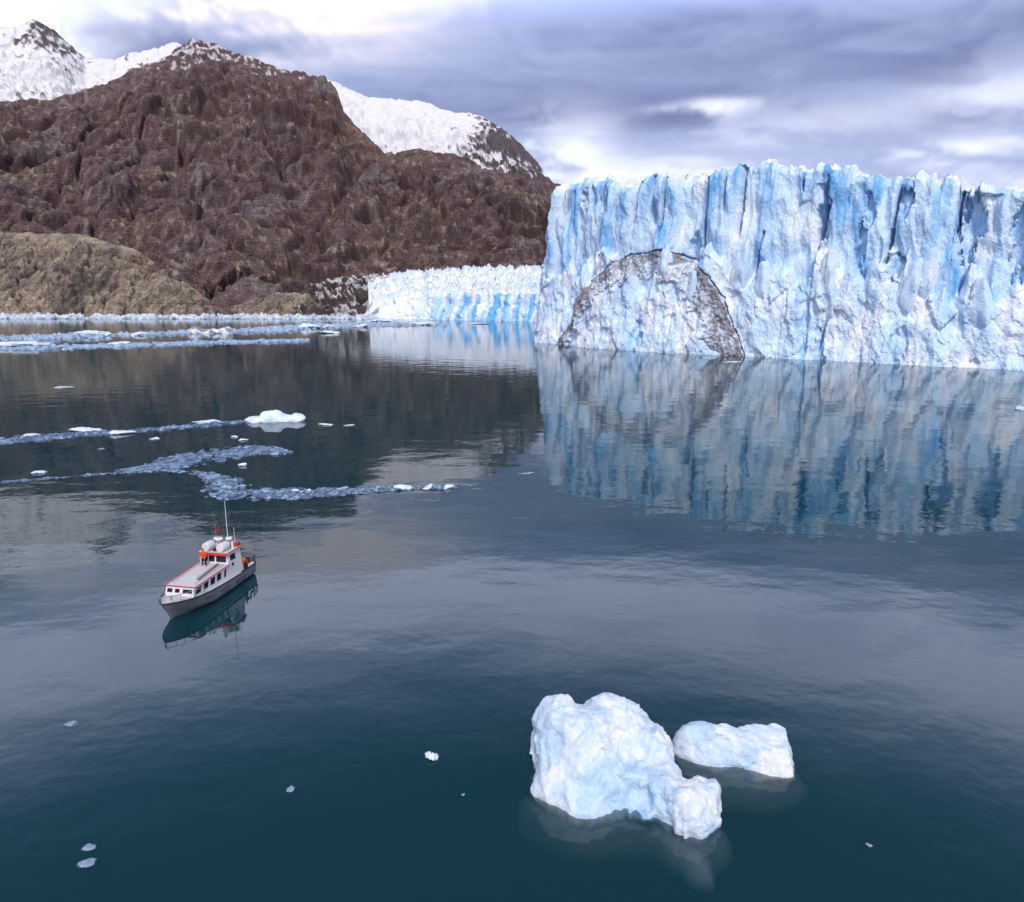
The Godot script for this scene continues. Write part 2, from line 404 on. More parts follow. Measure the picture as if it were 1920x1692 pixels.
# how far the ice stands out of the plan line at s along the front and height y, and its blueness
func ice_face(s: float, y: float, top: float, scale: float) -> Vector2:
	var k := 1.0 / scale
	var u := s * k
	var h := y * k
	var wv := ice_big.get_noise_2d(u * 1.3, h * 0.8)
	var ap_top := top * k * (0.44 + 0.13 * ice_big.get_noise_2d(u * 1.6, 300.0) + 0.07 * ice_col.get_noise_2d(u * 0.9, 700.0) + 0.11 * ice_spike.get_noise_2d(u, 40.0))
	var apron := smoothstep(ap_top + 0.8, ap_top - 2.6, h)
	var col := 0.0
	for k9 in 9:
		col += 0.111 * ice_col.get_noise_2d(u + wv * 3.0 + (k9 - 4) * 0.3, h * 0.10)
	var col2 := 0.0
	for k5 in 5:
		col2 += 0.2 * ice_col2.get_noise_2d(u + wv * 1.5 + (k5 - 2) * 0.28, h * 0.09)
	var blk := 0.0
	for k3 in 3:
		blk += 0.333 * ice_block.get_noise_2d(u + (k3 - 1) * 0.4, h * 0.55 + (k3 - 1) * 0.3)
	var blk2 := ice_block2.get_noise_2d(u, h * 0.6)
	var flute := ice_flute.get_noise_2d(u, h * 0.14)
	var ro := ice_rough.get_noise_2d(u, h * 0.5)
	var ro2 := ice_rough.get_noise_2d(u * 4.0 + 50.0, h * 2.6)
	var d := 3.4 * wv + (1.0 - apron) * (2.7 * col + 0.5 * col2 + 0.7 * flute) + apron * (4.6 + 1.1 * blk + 0.4 * blk2 + 0.6 * flute + 5.0 * (1.0 - h / maxf(ap_top, 1.0))) + 1.0 * ro + 0.25 * ro2
	d += 2.2 * (1.0 - h / (top * k))
	var tint := ice_tint.get_noise_2d(u * 1.6, h * 0.45)
	var vein := ice_vein.get_noise_2d(u * 1.3, h * 0.22)
	var blue := 0.38 + 0.42 * tint + 0.24 * vein + (1.0 - apron) * (0.22 * col + 0.12 * col2 + 0.10) + apron * (0.16 * blk - 0.06)
	return Vector2(d * scale, blue)


func inside_arch(s: float, y: float) -> float:
	# metres inside the dirty band, negative outside
	var out := along(ARCH_OUT, s) - y
	var inner := y - along(ARCH_IN, s)
	if s < 338.0 or s > 477.0:
		return -5.0
	if s < 355.0 or s > 460.0:
		inner = minf(s - 338.0, 477.0 - s)
	return minf(out, inner)


func build_glacier() -> void:
	var lengths := PackedFloat32Array([0.0, 240.9, 313.5, 343.9, 393.2, 444.2, 497.8, 546.1, 590.5, 653.0, 739.5, 852.4])
	var ss := PackedFloat32Array()
	var s := 120.0
	while s < 800.0:
		ss.append(s)
		s += 0.42 if s > 312.0 and s < 612.0 else 1.6
	var nu := ss.size()
	var nf := 232
	var nt := 34
	var nv := nf + nt
	var p := PackedVector3Array()
	var c := PackedColorArray()
	p.resize(nu * nv)
	c.resize(nu * nv)
	var back := Vector3(0.6, 0, -0.8)
	var teeth := cells(1.0 / 6.0, 31, true, 3.0)
	var teeth2 := simplex(1.0 / 3.0, 3, 32)
	for i in nu:
		s = ss[i]
		var pl := plan_point(FRONT, lengths, s)
		var at: Vector3 = pl[0]
		var nrm: Vector3 = pl[1]
		var top := along(FRONT_TOP, s) + 2.4 * teeth.get_noise_2d(s, 5.0) + 1.5 * teeth2.get_noise_2d(s, 9.0)
		var edge := Vector3.ZERO
		for j in nf:
			var v := j / float(nf - 1)
			var y := lerpf(-5.0, top, v)
			var f := ice_face(s, y, top, 1.0)
			var d := f.x
			var blue := f.y
			for k in CRACKS:
				if y < k[1] and y > k[3]:
					var mid: float = lerpf(k[2], k[0], (y - k[3]) / (k[1] - k[3])) + 0.5 * ice_vein.get_noise_2d(y * 0.9, k[0])
					var off: float = absf(s - mid) / k[4]
					if off < 3.0:
						d -= k[5] * exp(-off * off) * minf(1.0, (y - k[3]) / 5.0)
			for k in HOLLOWS:
				var hu: float = (s - k[0]) / k[2]
				var hv: float = (y - k[1]) / k[3]
				var rr: float = hu * hu + hv * hv + 1.1 * ice_rough.get_noise_2d(s * 1.6, y * 0.6) + 0.5 * ice_vein.get_noise_2d(s * 1.5, y * 0.4)
				if rr < 1.2:
					var w := smoothstep(1.0, 0.55, rr)
					d -= k[4] * w
					blue = lerpf(blue, 0.64 + 0.4 * ice_vein.get_noise_2d(s, y * 0.3), w * 0.9)
			# the crack above the dirty arch
			var ar := inside_arch(s, y)
			if ar > -4.0:
				var rim := ar - 0.8 * ice_rough.get_noise_2d(s * 2.0, y * 2.0)
				if rim > -0.4 and rim < 0.7 and y < along(ARCH_OUT, s) + 3.0 and y > along(ARCH_OUT, s) - 4.0:
					d -= 3.5
			d -= 2.0 * smoothstep(0.965, 1.0, v)
			p[j * nu + i] = at + nrm * d + Vector3(0, y, 0)
			c[j * nu + i] = ice_colour(blue)
			edge = p[j * nu + i]
		for j in nt:
			var w := pow((j + 1) / float(nt), 2.0) * 420.0
			var q := edge + back * w
			q.y = top + 0.35 * w * exp(-w / 30.0) * teeth.get_noise_2d(q.x * 0.6, q.z * 0.6) + 1.5 * teeth2.get_noise_2d(q.x * 0.4, q.z * 0.4) * minf(1.0, w * 0.2) + w * 0.012
			p[(nf + j) * nu + i] = q
			c[(nf + j) * nu + i] = ice_colour(0.05 + 0.2 * ice_tint.get_noise_2d(q.x, q.z))
	var root := Node3D.new()
	root.name = numbered("glacier")
	add_child(root, true)
	tag(root, "tall blue ice cliff of the near glacier rising from the water on the right", "glacier")
	var ice := ice_material()
	mesh_node("ice_cliff", grid_mesh(nu, nv, p, c), ice, root)
	# the dirty band: a sheet of grimy ice that follows the face and stands half a metre proud of it
	var pa := PackedVector3Array()
	var ca := PackedColorArray()
	var na := 420
	var nb := 40
	for j in nb:
		for i in na:
			var q := arch_point(i / float(na - 1), j / float(nb - 1))
			s = q.x
			var y := q.y
			var top := along(FRONT_TOP, s)
			var pl := plan_point(FRONT, lengths, s)
			var lip := minf(minf(j, nb - 1 - j) / 2.0, 1.0)
			var d: float = ice_face(s, y, top, 1.0).x + lerpf(-2.5, 0.9 + 0.8 * ice_rough.get_noise_2d(s * 3.0, y * 3.0), lip)
			pa.append(pl[0] + pl[1] * d + Vector3(0, y, 0))
			var g := clampf(0.78 + 0.3 * smoothstep(444.0, 456.0, s) + 0.2 * smoothstep(400.0, 385.0, s) - 0.85 * (j / float(nb - 1)) + 0.8 * ice_vein.get_noise_2d(s * 1.5, y * 1.5) + 0.9 * ice_tint.get_noise_2d(s * 2.0, y * 2.0), 0.0, 0.95)
			var layer := ice_vein.get_noise_2d((s - 408.0) * 0.4, j * 1.8)
			if layer > 0.28:
				g = minf(g + 0.4, 1.0)
			ca.append(ice_colour(0.22, g))
	var ao := mesh_node("dirt_band", grid_mesh(na, nb, pa, ca), ice, root)
	build_seracs(lengths, ice, root)
	tag(ao, "grey dirty arch of grimy ice low in the cliff face")


# leaning blocks of ice that have half come away from the face: s, foot height, top height, width, lean, blueness
const SERACS := [[372.0, 24.0, 50.0, 4.0, -0.12, 0.25], [431.5, 34.0, 57.0, 3.8, 0.02, 0.4], [446.5, 20.0, 43.0, 3.2, 0.08, 0.4], [470.0, 28.0, 58.0, 4.6, 0.1, 0.35], [483.0, 22.0, 47.0, 4.4, -0.06, 0.35], [515.5, 14.0, 51.0, 5.0, -0.1, 0.28], [529.5, 18.0, 46.0, 4.6, 0.08, 0.3], [545.0, 14.0, 48.0, 5.4, 0.12, 0.28], [553.0, 22.0, 50.0, 4.2, 0.0, 0.28], [576.0, 10.0, 38.0, 5.0, -0.08, 0.3]]
var serac_now := []


func serac_field(p: Vector3) -> float:
	var h: float = serac_now[0]
	var w: float = serac_now[1]
	var v := clampf(p.y / h, 0.0, 1.0)
	var taper := 1.0 - 0.75 * pow(v, 1.8)
	taper *= 0.35 + 0.65 * smoothstep(-0.15, 0.45, p.y / h)
	var q := p - Vector3(serac_now[2] * p.y, 0, -2.6 * (1.0 - smoothstep(-0.1, 0.5, p.y / h)))
	var d := maxf(maxf(absf(q.x * 0.92 + q.z * 0.39), absf(q.z * 0.92 - q.x * 0.39)) - w * 0.55 * taper, maxf(p.y - h * (0.92 + 0.06 * q.x / w), -p.y - 3.0))
	return d - 1.7 * ice_rough.get_noise_3d(p.x * 0.8 + serac_now[3], p.y * 0.35, p.z * 0.8) - 0.8 * ice_flute.get_noise_3d(p.x, p.y * 0.2, p.z + serac_now[3])


func serac_paint(p: Vector3, n: Vector3) -> Color:
	return ice_colour(serac_now[4] + 0.45 * ice_tint.get_noise_3d(p.x * 1.6 + serac_now[3], p.y * 0.6, p.z) + 0.25 * ice_vein.get_noise_3d(p.x, p.y * 0.25, p.z + serac_now[3]))


func build_seracs(lengths: PackedFloat32Array, ice: Material, root: Node3D) -> void:
	for k in SERACS:
		var h: float = k[2] - k[1]
		serac_now = [h, k[3] * 1.5, k[4], k[0], k[5]]
		var pl := plan_point(FRONT, lengths, k[0])
		var d := ice_face(k[0], k[1] + h * 0.25, along(FRONT_TOP, k[0]), 1.0).x
		var w: float = k[3] * 1.5
		var o := mesh_node("serac", nets(serac_field, Vector3(-w - 3, -4, -w - 2), Vector3(w + 3, h + 3, w + 2), 0.62, serac_paint), ice, root)
		var nrm: Vector3 = pl[1]
		o.position = pl[0] + nrm * (d - 2.0) + Vector3(0, k[1], 0)
		o.rotation.y = atan2(nrm.x, nrm.z)


func arch_point(t: float, w: float) -> Vector2:
	# walk both lines by their share of length
	var a := walk(ARCH_OUT, t)
	var b := walk(ARCH_IN, t)
	var edge := 1.6 * ice_rough.get_noise_2d(t * 130.0, 40.0)
	var edge2 := 8.0 * ice_rough.get_noise_2d(t * 150.0, 90.0)
	var dirn := (b - a).normalized()
	return (a + dirn * edge).lerp(b + dirn * edge2, w)


func walk(line: Array, t: float) -> Vector2:
	var total := 0.0
	for i in range(1, line.size()):
		total += (line[i] - line[i - 1]).length()
	var left := t * total
	for i in range(1, line.size()):
		var l: float = (line[i] - line[i - 1]).length()
		if left <= l:
			return line[i - 1].lerp(line[i], left / l)
		left -= l
	return line[-1]


func ice_material() -> StandardMaterial3D:
	var m := painted(0.55)
	m.metallic_specular = 0.4
	return grained(m, 9.0, 22.0, 91, Color(0.88, 0.9, 0.93))


# the far glacier: a low cliff with a snowy, crevassed slope above it
func build_far_glacier() -> void:
	var front := [Vector2(-206, -1060), Vector2(-190, -1036), Vector2(-150, -1025), Vector2(-110, -1008), Vector2(-42, -960), Vector2(26, -915), Vector2(100, -880), Vector2(180, -850)]
	var lengths := PackedFloat32Array([0.0])
	for i in range(1, front.size()):
		lengths.append(lengths[-1] + (front[i] - front[i - 1]).length())
	var nu := 330
	var nf := 60
	var nt := 70
	var nv := nf + nt
	var p := PackedVector3Array()
	var c := PackedColorArray()
	p.resize(nu * nv)
	c.resize(nu * nv)
	var serac := cells(1.0 / 11.0, 33, true, 5.0)
	var serac2 := ridged(1.0 / 16.0, 3, 34)
	for i in nu:
		var s := lengths[-1] * i / float(nu - 1)
		var pl := plan_point(front, lengths, s)
		var at: Vector3 = pl[0]
		var nrm: Vector3 = pl[1]
		var away := Vector3(at.x, 0, at.z).normalized()
		var top := 34.0 - 14.0 * smoothstep(150.0, 20.0, s) + 1.6 * serac.get_noise_2d(s * 0.7, 3.0) + 6.0 * ice_rough.get_noise_2d(s * 0.3, 77.0)
		var edge := Vector3.ZERO
		var blue_here := smoothstep(60.0, 170.0, s)
		for j in nf:
			var v := j / float(nf - 1)
			var y := lerpf(-3.0, top, v)
			var f := ice_face(s + 900.0, y * 1.6, 60.0, 1.0)
			p[j * nu + i] = at + nrm * (f.x * 0.9 - 5.0 * v) + Vector3(0, y, 0)
			var shaft := 0.72 + 1.15 * ice_vein.get_noise_2d(s * 0.35, y * 0.05) + 0.5 * ice_tint.get_noise_2d(s * 0.7, y * 0.4)
			var dirt := smoothstep(0.2, 0.45, ice_tint.get_noise_2d(s * 1.2, y + 200.0) - 0.004 * s + 0.1)
			c[j * nu + i] = ice_colour(shaft * lerpf(0.15, 1.0, blue_here) - 0.4 * smoothstep(0.6, 1.3, v + 1.1 * ice_vein.get_noise_2d(s * 0.45, 12.0)), dirt * 0.8)
			edge = p[j * nu + i]
		for j in nt:
			var w := (j + 1) / float(nt) * 190.0
			var q := edge + away * w
			q.y = top + 33.0 * smoothstep(0.0, 150.0, w) + (4.0 * serac.get_noise_2d(q.x, q.z) + 9.0 * serac2.get_noise_2d(q.x, q.z)) * minf(1.0, w * 0.1) + 6.0 * smoothstep(150.0, 20.0, s)
			p[(nf + j) * nu + i] = q
			c[(nf + j) * nu + i] = ice_colour(0.06 + 0.4 * ice_tint.get_noise_2d(q.x, q.z) + 0.25 * serac.get_noise_2d(q.x, q.z) + 0.25 * blue_here * ice_vein.get_noise_2d(q.x * 0.5, q.z * 0.2))
	var root := Node3D.new()
	root.name = numbered("glacier")
	add_child(root, true)
	tag(root, "low white far glacier with blue ice columns below the brown mountain", "glacier")
	mesh_node("ice_cliff", grid_mesh(nu, nv, p, c), ice_material(), root)


# ---------------------------------------------------------------- water
func wave_map(size: int, tile: float) -> ImageTexture:
	# a seamless float normal map of small wind ripples over low swell
	var swell := simplex(1.0 / 9.0, 2, 41)
	var ripple := simplex(1.0 / 1.7, 3, 42)
	var h := PackedFloat32Array()
	h.resize(size * size)
	var px := tile / size
	var blend := size / 8
	for y in size:
		for x in size:
			var wx := x * px
			var wy := y * px
			var v := 0.045 * swell.get_noise_2d(wx * 0.6, wy) + 0.009 * ripple.get_noise_2d(wx * 0.7, wy)
			h[y * size + x] = v
	# fold the edges over so that the tile repeats
	for y in size:
		for x in blend:
			var t := x / float(blend)
			var a := h[y * size + x]
			var wx := (x + size) * px
			var b := 0.045 * swell.get_noise_2d(wx * 0.6, y * px) + 0.009 * ripple.get_noise_2d(wx * 0.7, y * px)
			h[y * size + x] = lerpf(b, a, smoothstep(0.0, 1.0, t))
	for y in blend:
		for x in size:
			var t := y / float(blend)
			var a := h[y * size + x]
			var wy := (y + size) * px
			var b := 0.045 * swell.get_noise_2d(x * px * 0.6, wy) + 0.009 * ripple.get_noise_2d(x * px * 0.7, wy)
			h[y * size + x] = lerpf(b, a, smoothstep(0.0, 1.0, t))
	var im := Image.create(size, size, false, Image.FORMAT_RGBF)
	for y in size:
		for x in size:
			var dx := (h[y * size + (x + 1) % size] - h[y * size + (x + size - 1) % size]) / (2.0 * px)
			var dy := (h[((y + 1) % size) * size + x] - h[((y + size - 1) % size) * size + x]) / (2.0 * px)
			var n := Vector3(-dx, dy, 1.0).normalized()
			im.set_pixel(x, y, Color(n.x * 0.5 + 0.5, n.y * 0.5 + 0.5, n.z * 0.5 + 0.5))
	return ImageTexture.create_from_image(im)


func build_water() -> void:
	var m := StandardMaterial3D.new()
	m.albedo_color = Color(0.003, 0.034, 0.046, 0.5).linear_to_srgb()
	m.albedo_color.a = 0.5
	m.transparency = BaseMaterial3D.TRANSPARENCY_ALPHA
	m.roughness = 0.03
	m.metallic_specular = 0.44
	m.normal_enabled = true
	m.normal_texture = wave_map(1024, 90.0)
	m.normal_scale = 0.45
	m.uv1_triplanar = true
	m.uv1_world_triplanar = true
	m.uv1_scale = Vector3.ONE / 90.0
	var pm := PlaneMesh.new()
	pm.size = Vector2(9000, 9000)
	var o := mesh_node("water", pm, m)
	o.position = Vector3(0, 0, -2000)
	o.set_meta("kind", "structure")
	# the silty water under the surface: light scatters in it
	var f := FogVolume.new()
	f.name = "water_depth"
	f.size = Vector3(9000, 30, 9000)
	f.position = Vector3(0, -15.05, -2000)
	var fm := FogMaterial.new()
	fm.density = 0.65
	fm.albedo = Color(0.015, 0.30, 0.38).linear_to_srgb()
	f.material = fm
	f.set_meta("kind", "structure")
	add_child(f)


# ---------------------------------------------------------------- closed shapes from a distance field (surface nets)
func nets(field: Callable, lo: Vector3, hi: Vector3, cell: float, paint: Callable) -> ArrayMesh:
	var nx := int(ceil((hi.x - lo.x) / cell)) + 1
	var ny := int(ceil((hi.y - lo.y) / cell)) + 1
	var nz := int(ceil((hi.z - lo.z) / cell)) + 1
	var f := PackedFloat32Array()
	f.resize(nx * ny * nz)
	f.fill(9.0)
	var bs := 4
	var near := cell * bs * 1.3 + 0.0
	for bz in range(0, nz, bs):
		for by in range(0, ny, bs):
			for bx in range(0, nx, bs):
				var mid := lo + Vector3(bx + bs * 0.5, by + bs * 0.5, bz + bs * 0.5) * cell
				var dm: float = field.call(mid)
				if absf(dm) > near + cell * 2.0:
					if dm < 0.0:
						for z in range(bz, mini(bz + bs, nz)):
							for y in range(by, mini(by + bs, ny)):
								for x in range(bx, mini(bx + bs, nx)):
									f[(z * ny + y) * nx + x] = -9.0
					continue
				for z in range(bz, mini(bz + bs, nz)):
					for y in range(by, mini(by + bs, ny)):
						for x in range(bx, mini(bx + bs, nx)):
							f[(z * ny + y) * nx + x] = field.call(lo + Vector3(x, y, z) * cell)
	var at := PackedInt32Array()
	at.resize(nx * ny * nz)
	at.fill(-1)
	var p := PackedVector3Array()
	var sx := 1
	var sy := nx
	var sz := nx * ny
	var corner := [0, sx, sy, sx + sy, sz, sz + sx, sz + sy, sz + sx + sy]
	var edges := [[0, 1], [2, 3], [4, 5], [6, 7], [0, 2], [1, 3], [4, 6], [5, 7], [0, 4], [1, 5], [2, 6], [3, 7]]
	var offs := [Vector3(0, 0, 0), Vector3(1, 0, 0), Vector3(0, 1, 0), Vector3(1, 1, 0), Vector3(0, 0, 1), Vector3(1, 0, 1), Vector3(0, 1, 1), Vector3(1, 1, 1)]
	for z in nz - 1:
		for y in ny - 1:
			var row := (z * ny + y) * nx
			for x in nx - 1:
				var k := row + x
				var first := f[k] < 0.0
				var same := true
				for q in 7:
					if (f[k + corner[q + 1]] < 0.0) != first:
						same = false
						break
				if same:
					continue
				var sum := Vector3.ZERO
				var cnt := 0
				for e in edges:
					var a := f[k + corner[e[0]]]
					var b := f[k + corner[e[1]]]
					if (a < 0.0) != (b < 0.0):
						sum += offs[e[0]].lerp(offs[e[1]], a / (a - b))
						cnt += 1
				at[k] = p.size()
				p.append(lo + (Vector3(x, y, z) + sum / cnt) * cell)
	var ix := PackedInt32Array()
	for z in range(1, nz - 1):
		for y in range(1, ny - 1):
			for x in range(1, nx - 1):
				var k := (z * ny + y) * nx + x
				var ins := f[k] < 0.0
				for ax in 3:
					var st: int = [sx, sy, sz][ax]
					if (f[k + st] < 0.0) == ins:
						continue
					var u: int = [sy, sz, sx][ax]
					var v: int = [sz, sx, sy][ax]
					var a := at[k]
					var b := at[k - u]
					var c := at[k - u - v]
					var d := at[k - v]
					if a < 0 or b < 0 or c < 0 or d < 0:
						continue
					if ins:
						ix.append_array(PackedInt32Array([a, d, c, a, c, b]))
					else:
						ix.append_array(PackedInt32Array([a, b, c, a, c, d]))
	var n := PackedVector3Array()
	n.resize(p.size())
	for t in range(0, ix.size(), 3):
		var a := p[ix[t]]
		var nn := (p[ix[t + 2]] - a).cross(p[ix[t + 1]] - a)
		n[ix[t]] += nn
		n[ix[t + 1]] += nn
		n[ix[t + 2]] += nn
	var col := PackedColorArray()
	col.resize(p.size())
	for i in p.size():
		n[i] = n[i].normalized()
		col[i] = paint.call(p[i], n[i])
	var arr := []
	arr.resize(Mesh.ARRAY_MAX)
	arr[Mesh.ARRAY_VERTEX] = p
	arr[Mesh.ARRAY_NORMAL] = n
	arr[Mesh.ARRAY_COLOR] = col
	arr[Mesh.ARRAY_INDEX] = ix
	var m := ArrayMesh.new()
	m.add_surface_from_arrays(Mesh.PRIMITIVE_TRIANGLES, arr)
	return m


func smin(a: float, b: float, k: float) -> float:
	var h := maxf(k - absf(a - b), 0.0) / k
	return minf(a, b) - h * h * k * 0.25


func ball(p: Vector3, c: Vector3, r: Vector3) -> float:
	var q := (p - c) / r
	var l := q.length()
	return (l - 1.0) * l / maxf((q / r).length(), 0.0001)


# ---------------------------------------------------------------- icebergs
var berg_a := simplex(0.35, 3, 101)
var berg_b := ridged(0.55, 3, 102)
var berg_c := simplex(1.7, 4, 103)
var berg_cell := cells(0.55, 104, false, 0.5)

const BERG := [[3.0, 1.4, -39.2, 1.7, 3.1, 2.0], [5.9, 1.3, -39.6, 2.1, 2.9, 2.2], [7.3, 1.2, -38.9, 1.7, 2.6, 1.8], [4.4, 1.2, -38.2, 2.4, 2.8, 2.3], [2.5, 0.3, -37.0, 1.2, 1.5, 1.4], [8.1, 1.0, -38.3, 1.6, 2.2, 1.6], [4.6, -0.2, -36.2, 2.2, 1.5, 1.6], [7.9, 0.5, -36.1, 1.9, 1.6, 1.5], [9.8, 0.4, -34.7, 1.5, 1.6, 1.7], [10.7, 0.4, -35.3, 0.9, 1.5, 0.9], [5.0, -2.6, -38.0, 3.6, 1.6, 2.0]]
const BERG_FOOT := [[5.0, -2.0, -37.0, 4.8, 1.35, 3.5], [9.9, -1.6, -34.3, 2.3, 1.0, 2.2], [9.8, -1.3, -32.0, 0.9, 0.8, 1.2]]
const SMALL_FOOT := [[14.2, -1.7, -39.3, 3.9, 1.0, 2.2]]
const BERG_SMALL := [[11.9, 0.0, -40.7, 1.7, 1.9, 1.3], [13.2, 0.2, -40.0, 1.5, 1.9, 1.3], [14.9, 0.4, -39.6, 2.0, 1.9, 1.5], [16.4, 0.4, -39.6, 1.5, 1.9, 1.6]]


func berg_body(p: Vector3, list: Array, k: float) -> float:
	var d := 99.0
	for b in list:
		d = smin(d, ball(p, Vector3(b[0], b[1], b[2]), Vector3(b[3], b[4], b[5])), k)
	return d


func berg_field(p: Vector3) -> float:
	var d := berg_body(p, BERG, 0.7)
	# the undercut hollow on the near side
	d = -smin(-d, ball(p, Vector3(6.3, 1.0, -34.3), Vector3(1.7, 1.5, 1.5)), 0.3)
	if absf(d) < 1.6:
		d -= 0.42 * berg_a.get_noise_3dv(p) + 0.2 * (berg_b.get_noise_3d(p.x * 1.6, p.y * 0.5, p.z * 1.2) - 0.3) + 0.13 * berg_c.get_noise_3dv(p) + 0.05 * berg_c.get_noise_3dv(p * 2.7) - 0.16 * (berg_cell.get_noise_3dv(p) + 0.5)
	return d


func berg_paint(p: Vector3, n: Vector3) -> Color:
	# white weathered crust, with clear blue ice where the hollow was cut; the shade on its left flank is painted in as blue
	var t := berg_a.get_noise_3d(p.x * 1.5, p.y * 0.8, p.z * 1.5 + 40.0) + 0.5 * berg_c.get_noise_3d(p.x * 0.8, p.y * 0.3, p.z * 0.8)
	var hollow := smoothstep(1.35, 1.0, ((p - Vector3(6.2, 0.7, -35.0)) / Vector3(2.2, 2.0, 2.0)).length() + 0.25 * t)
	var shaded_side := smoothstep(1.2, 0.7, ((p - Vector3(2.3, 2.6, -38.4)) / Vector3(1.2, 2.4, 1.6)).length() + 0.3 * t)
	var blue := 0.15 + 0.34 * t + 0.36 * hollow + 0.26 * shaded_side
	return ice_colour(blue + 0.06) * 0.86


func foot_field(p: Vector3) -> float:
	var d := berg_body(p, foot_now, 0.9)
	return d - 0.35 * berg_a.get_noise_3dv(p * 0.8) - 0.1 * berg_c.get_noise_3dv(p)


var foot_now := []


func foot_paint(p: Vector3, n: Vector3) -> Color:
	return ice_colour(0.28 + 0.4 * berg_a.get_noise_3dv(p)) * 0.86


func small_field(p: Vector3) -> float:
	var d := berg_body(p, BERG_SMALL, 0.35)
	# clean fracture planes
	d = maxf(d, (p - Vector3(17.1, 0.5, -39.2)).dot(Vector3(0.93, 0.25, 0.28)))
	d = maxf(d, (p - Vector3(14.6, 1.75, -39.6)).dot(Vector3(0.05, 0.97, 0.22)))
	d = maxf(d, (p - Vector3(12.6, 0.6, -39.3)).dot(Vector3(-0.25, 0.35, 0.9)))
	d = maxf(d, (p - Vector3(15.8, 0.7, -38.2)).dot(Vector3(0.15, 0.4, 0.9)))
	d = -smin(-d, ball(p, Vector3(13.4, -0.2, -38.0), Vector3(1.0, 1.2, 1.0)), 0.25)
	if absf(d) < 1.2:
		d -= 0.16 * berg_a.get_noise_3dv(p * 1.3) + 0.09 * (berg_b.get_noise_3dv(p * 1.5) - 0.3) + 0.07 * berg_c.get_noise_3dv(p) - 0.1 * (berg_cell.get_noise_3dv(p) + 0.5)
	return d


func small_paint(p: Vector3, n: Vector3) -> Color:
	var t := berg_a.get_noise_3d(p.x * 1.3, p.y, p.z * 1.3 + 80.0) + 0.4 * berg_c.get_noise_3dv(p * 0.7)
	var lit_side := smoothstep(1.2, 0.8, ((p - Vector3(15.6, 0.2, -38.4)) / Vector3(1.1, 1.1, 0.8)).length() + 0.3 * t)  # whiter lower right: light falling on that side is painted in
	var blue := 0.26 + 0.4 * t - 0.5 * lit_side
	return ice_colour(blue + 0.06) * 0.86


func build_bergs() -> void:
	var ice := painted(0.5)
	ice.metallic_specular = 0.4
	ice.subsurf_scatter_enabled = true
	ice.subsurf_scatter_strength = 0.3
	grained(ice, 2.2, 5.0, 95, Color(0.93, 0.95, 0.97))
	var o := mesh_node("iceberg", nets(berg_field, Vector3(-0.6, -3.9, -42.8), Vector3(12.6, 5.2, -29.8), 0.12, berg_paint), ice)
	tag(o, "large lumpy white iceberg with a blue undercut hollow in the foreground water", "iceberg", "icebergs in the foreground")
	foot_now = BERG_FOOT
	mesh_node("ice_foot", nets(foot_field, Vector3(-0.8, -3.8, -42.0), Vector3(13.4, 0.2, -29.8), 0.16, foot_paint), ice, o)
	o = mesh_node("iceberg", nets(small_field, Vector3(9.6, -3.0, -42.6), Vector3(18.6, 2.8, -36.8), 0.1, small_paint), ice)
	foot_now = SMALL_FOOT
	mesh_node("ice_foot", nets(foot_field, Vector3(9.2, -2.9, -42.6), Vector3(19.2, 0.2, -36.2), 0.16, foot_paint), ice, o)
	tag(o, "smaller angular pale blue iceberg just behind the large white one on its right", "iceberg", "icebergs in the foreground")


# ---------------------------------------------------------------- drift ice
func chunk(sd: int, flat: float, rough: float) -> ArrayMesh:
	# an angular lump about 1 m across: a ball cut by random planes and roughened
	var rng := RandomNumberGenerator.new()
	rng.seed = sd
	var planes := []
	for i in 9:
		planes.append([Vector3(rng.randf_range(-1, 1), rng.randf_range(-0.6, 1), rng.randf_range(-1, 1)).normalized(), rng.randf_range(0.27, 0.46)])
	var nu := 34
	var nv := 19
	var p := PackedVector3Array()
	var c := PackedColorArray()
	for j in nv:
		for i in nu:
			var th := PI * j / float(nv - 1)
			var ph := TAU * i / float(nu - 1)
			var d := Vector3(sin(th) * cos(ph), cos(th), -sin(th) * sin(ph))
			var r := 0.55
			for q in planes:
				var k: float = d.dot(q[0])
				if k > 0.05:
					r = minf(r, q[1] / k)
			r *= 1.0 + rough * (berg_c.get_noise_3dv(d * 1.1 + Vector3(sd, 0, 0)) + 0.6 * berg_c.get_noise_3dv(d * 3.0 + Vector3(0, 0, sd)))
			p.append(d * r * Vector3(1, flat, 1))
			var t := berg_c.get_noise_3dv(d * 0.9 + Vector3(0, sd, 0))
			c.append(ice_colour(0.26 + 0.5 * t) * 0.88)
	return grid_mesh(nu, nv, p, c, true)


var chunks := []


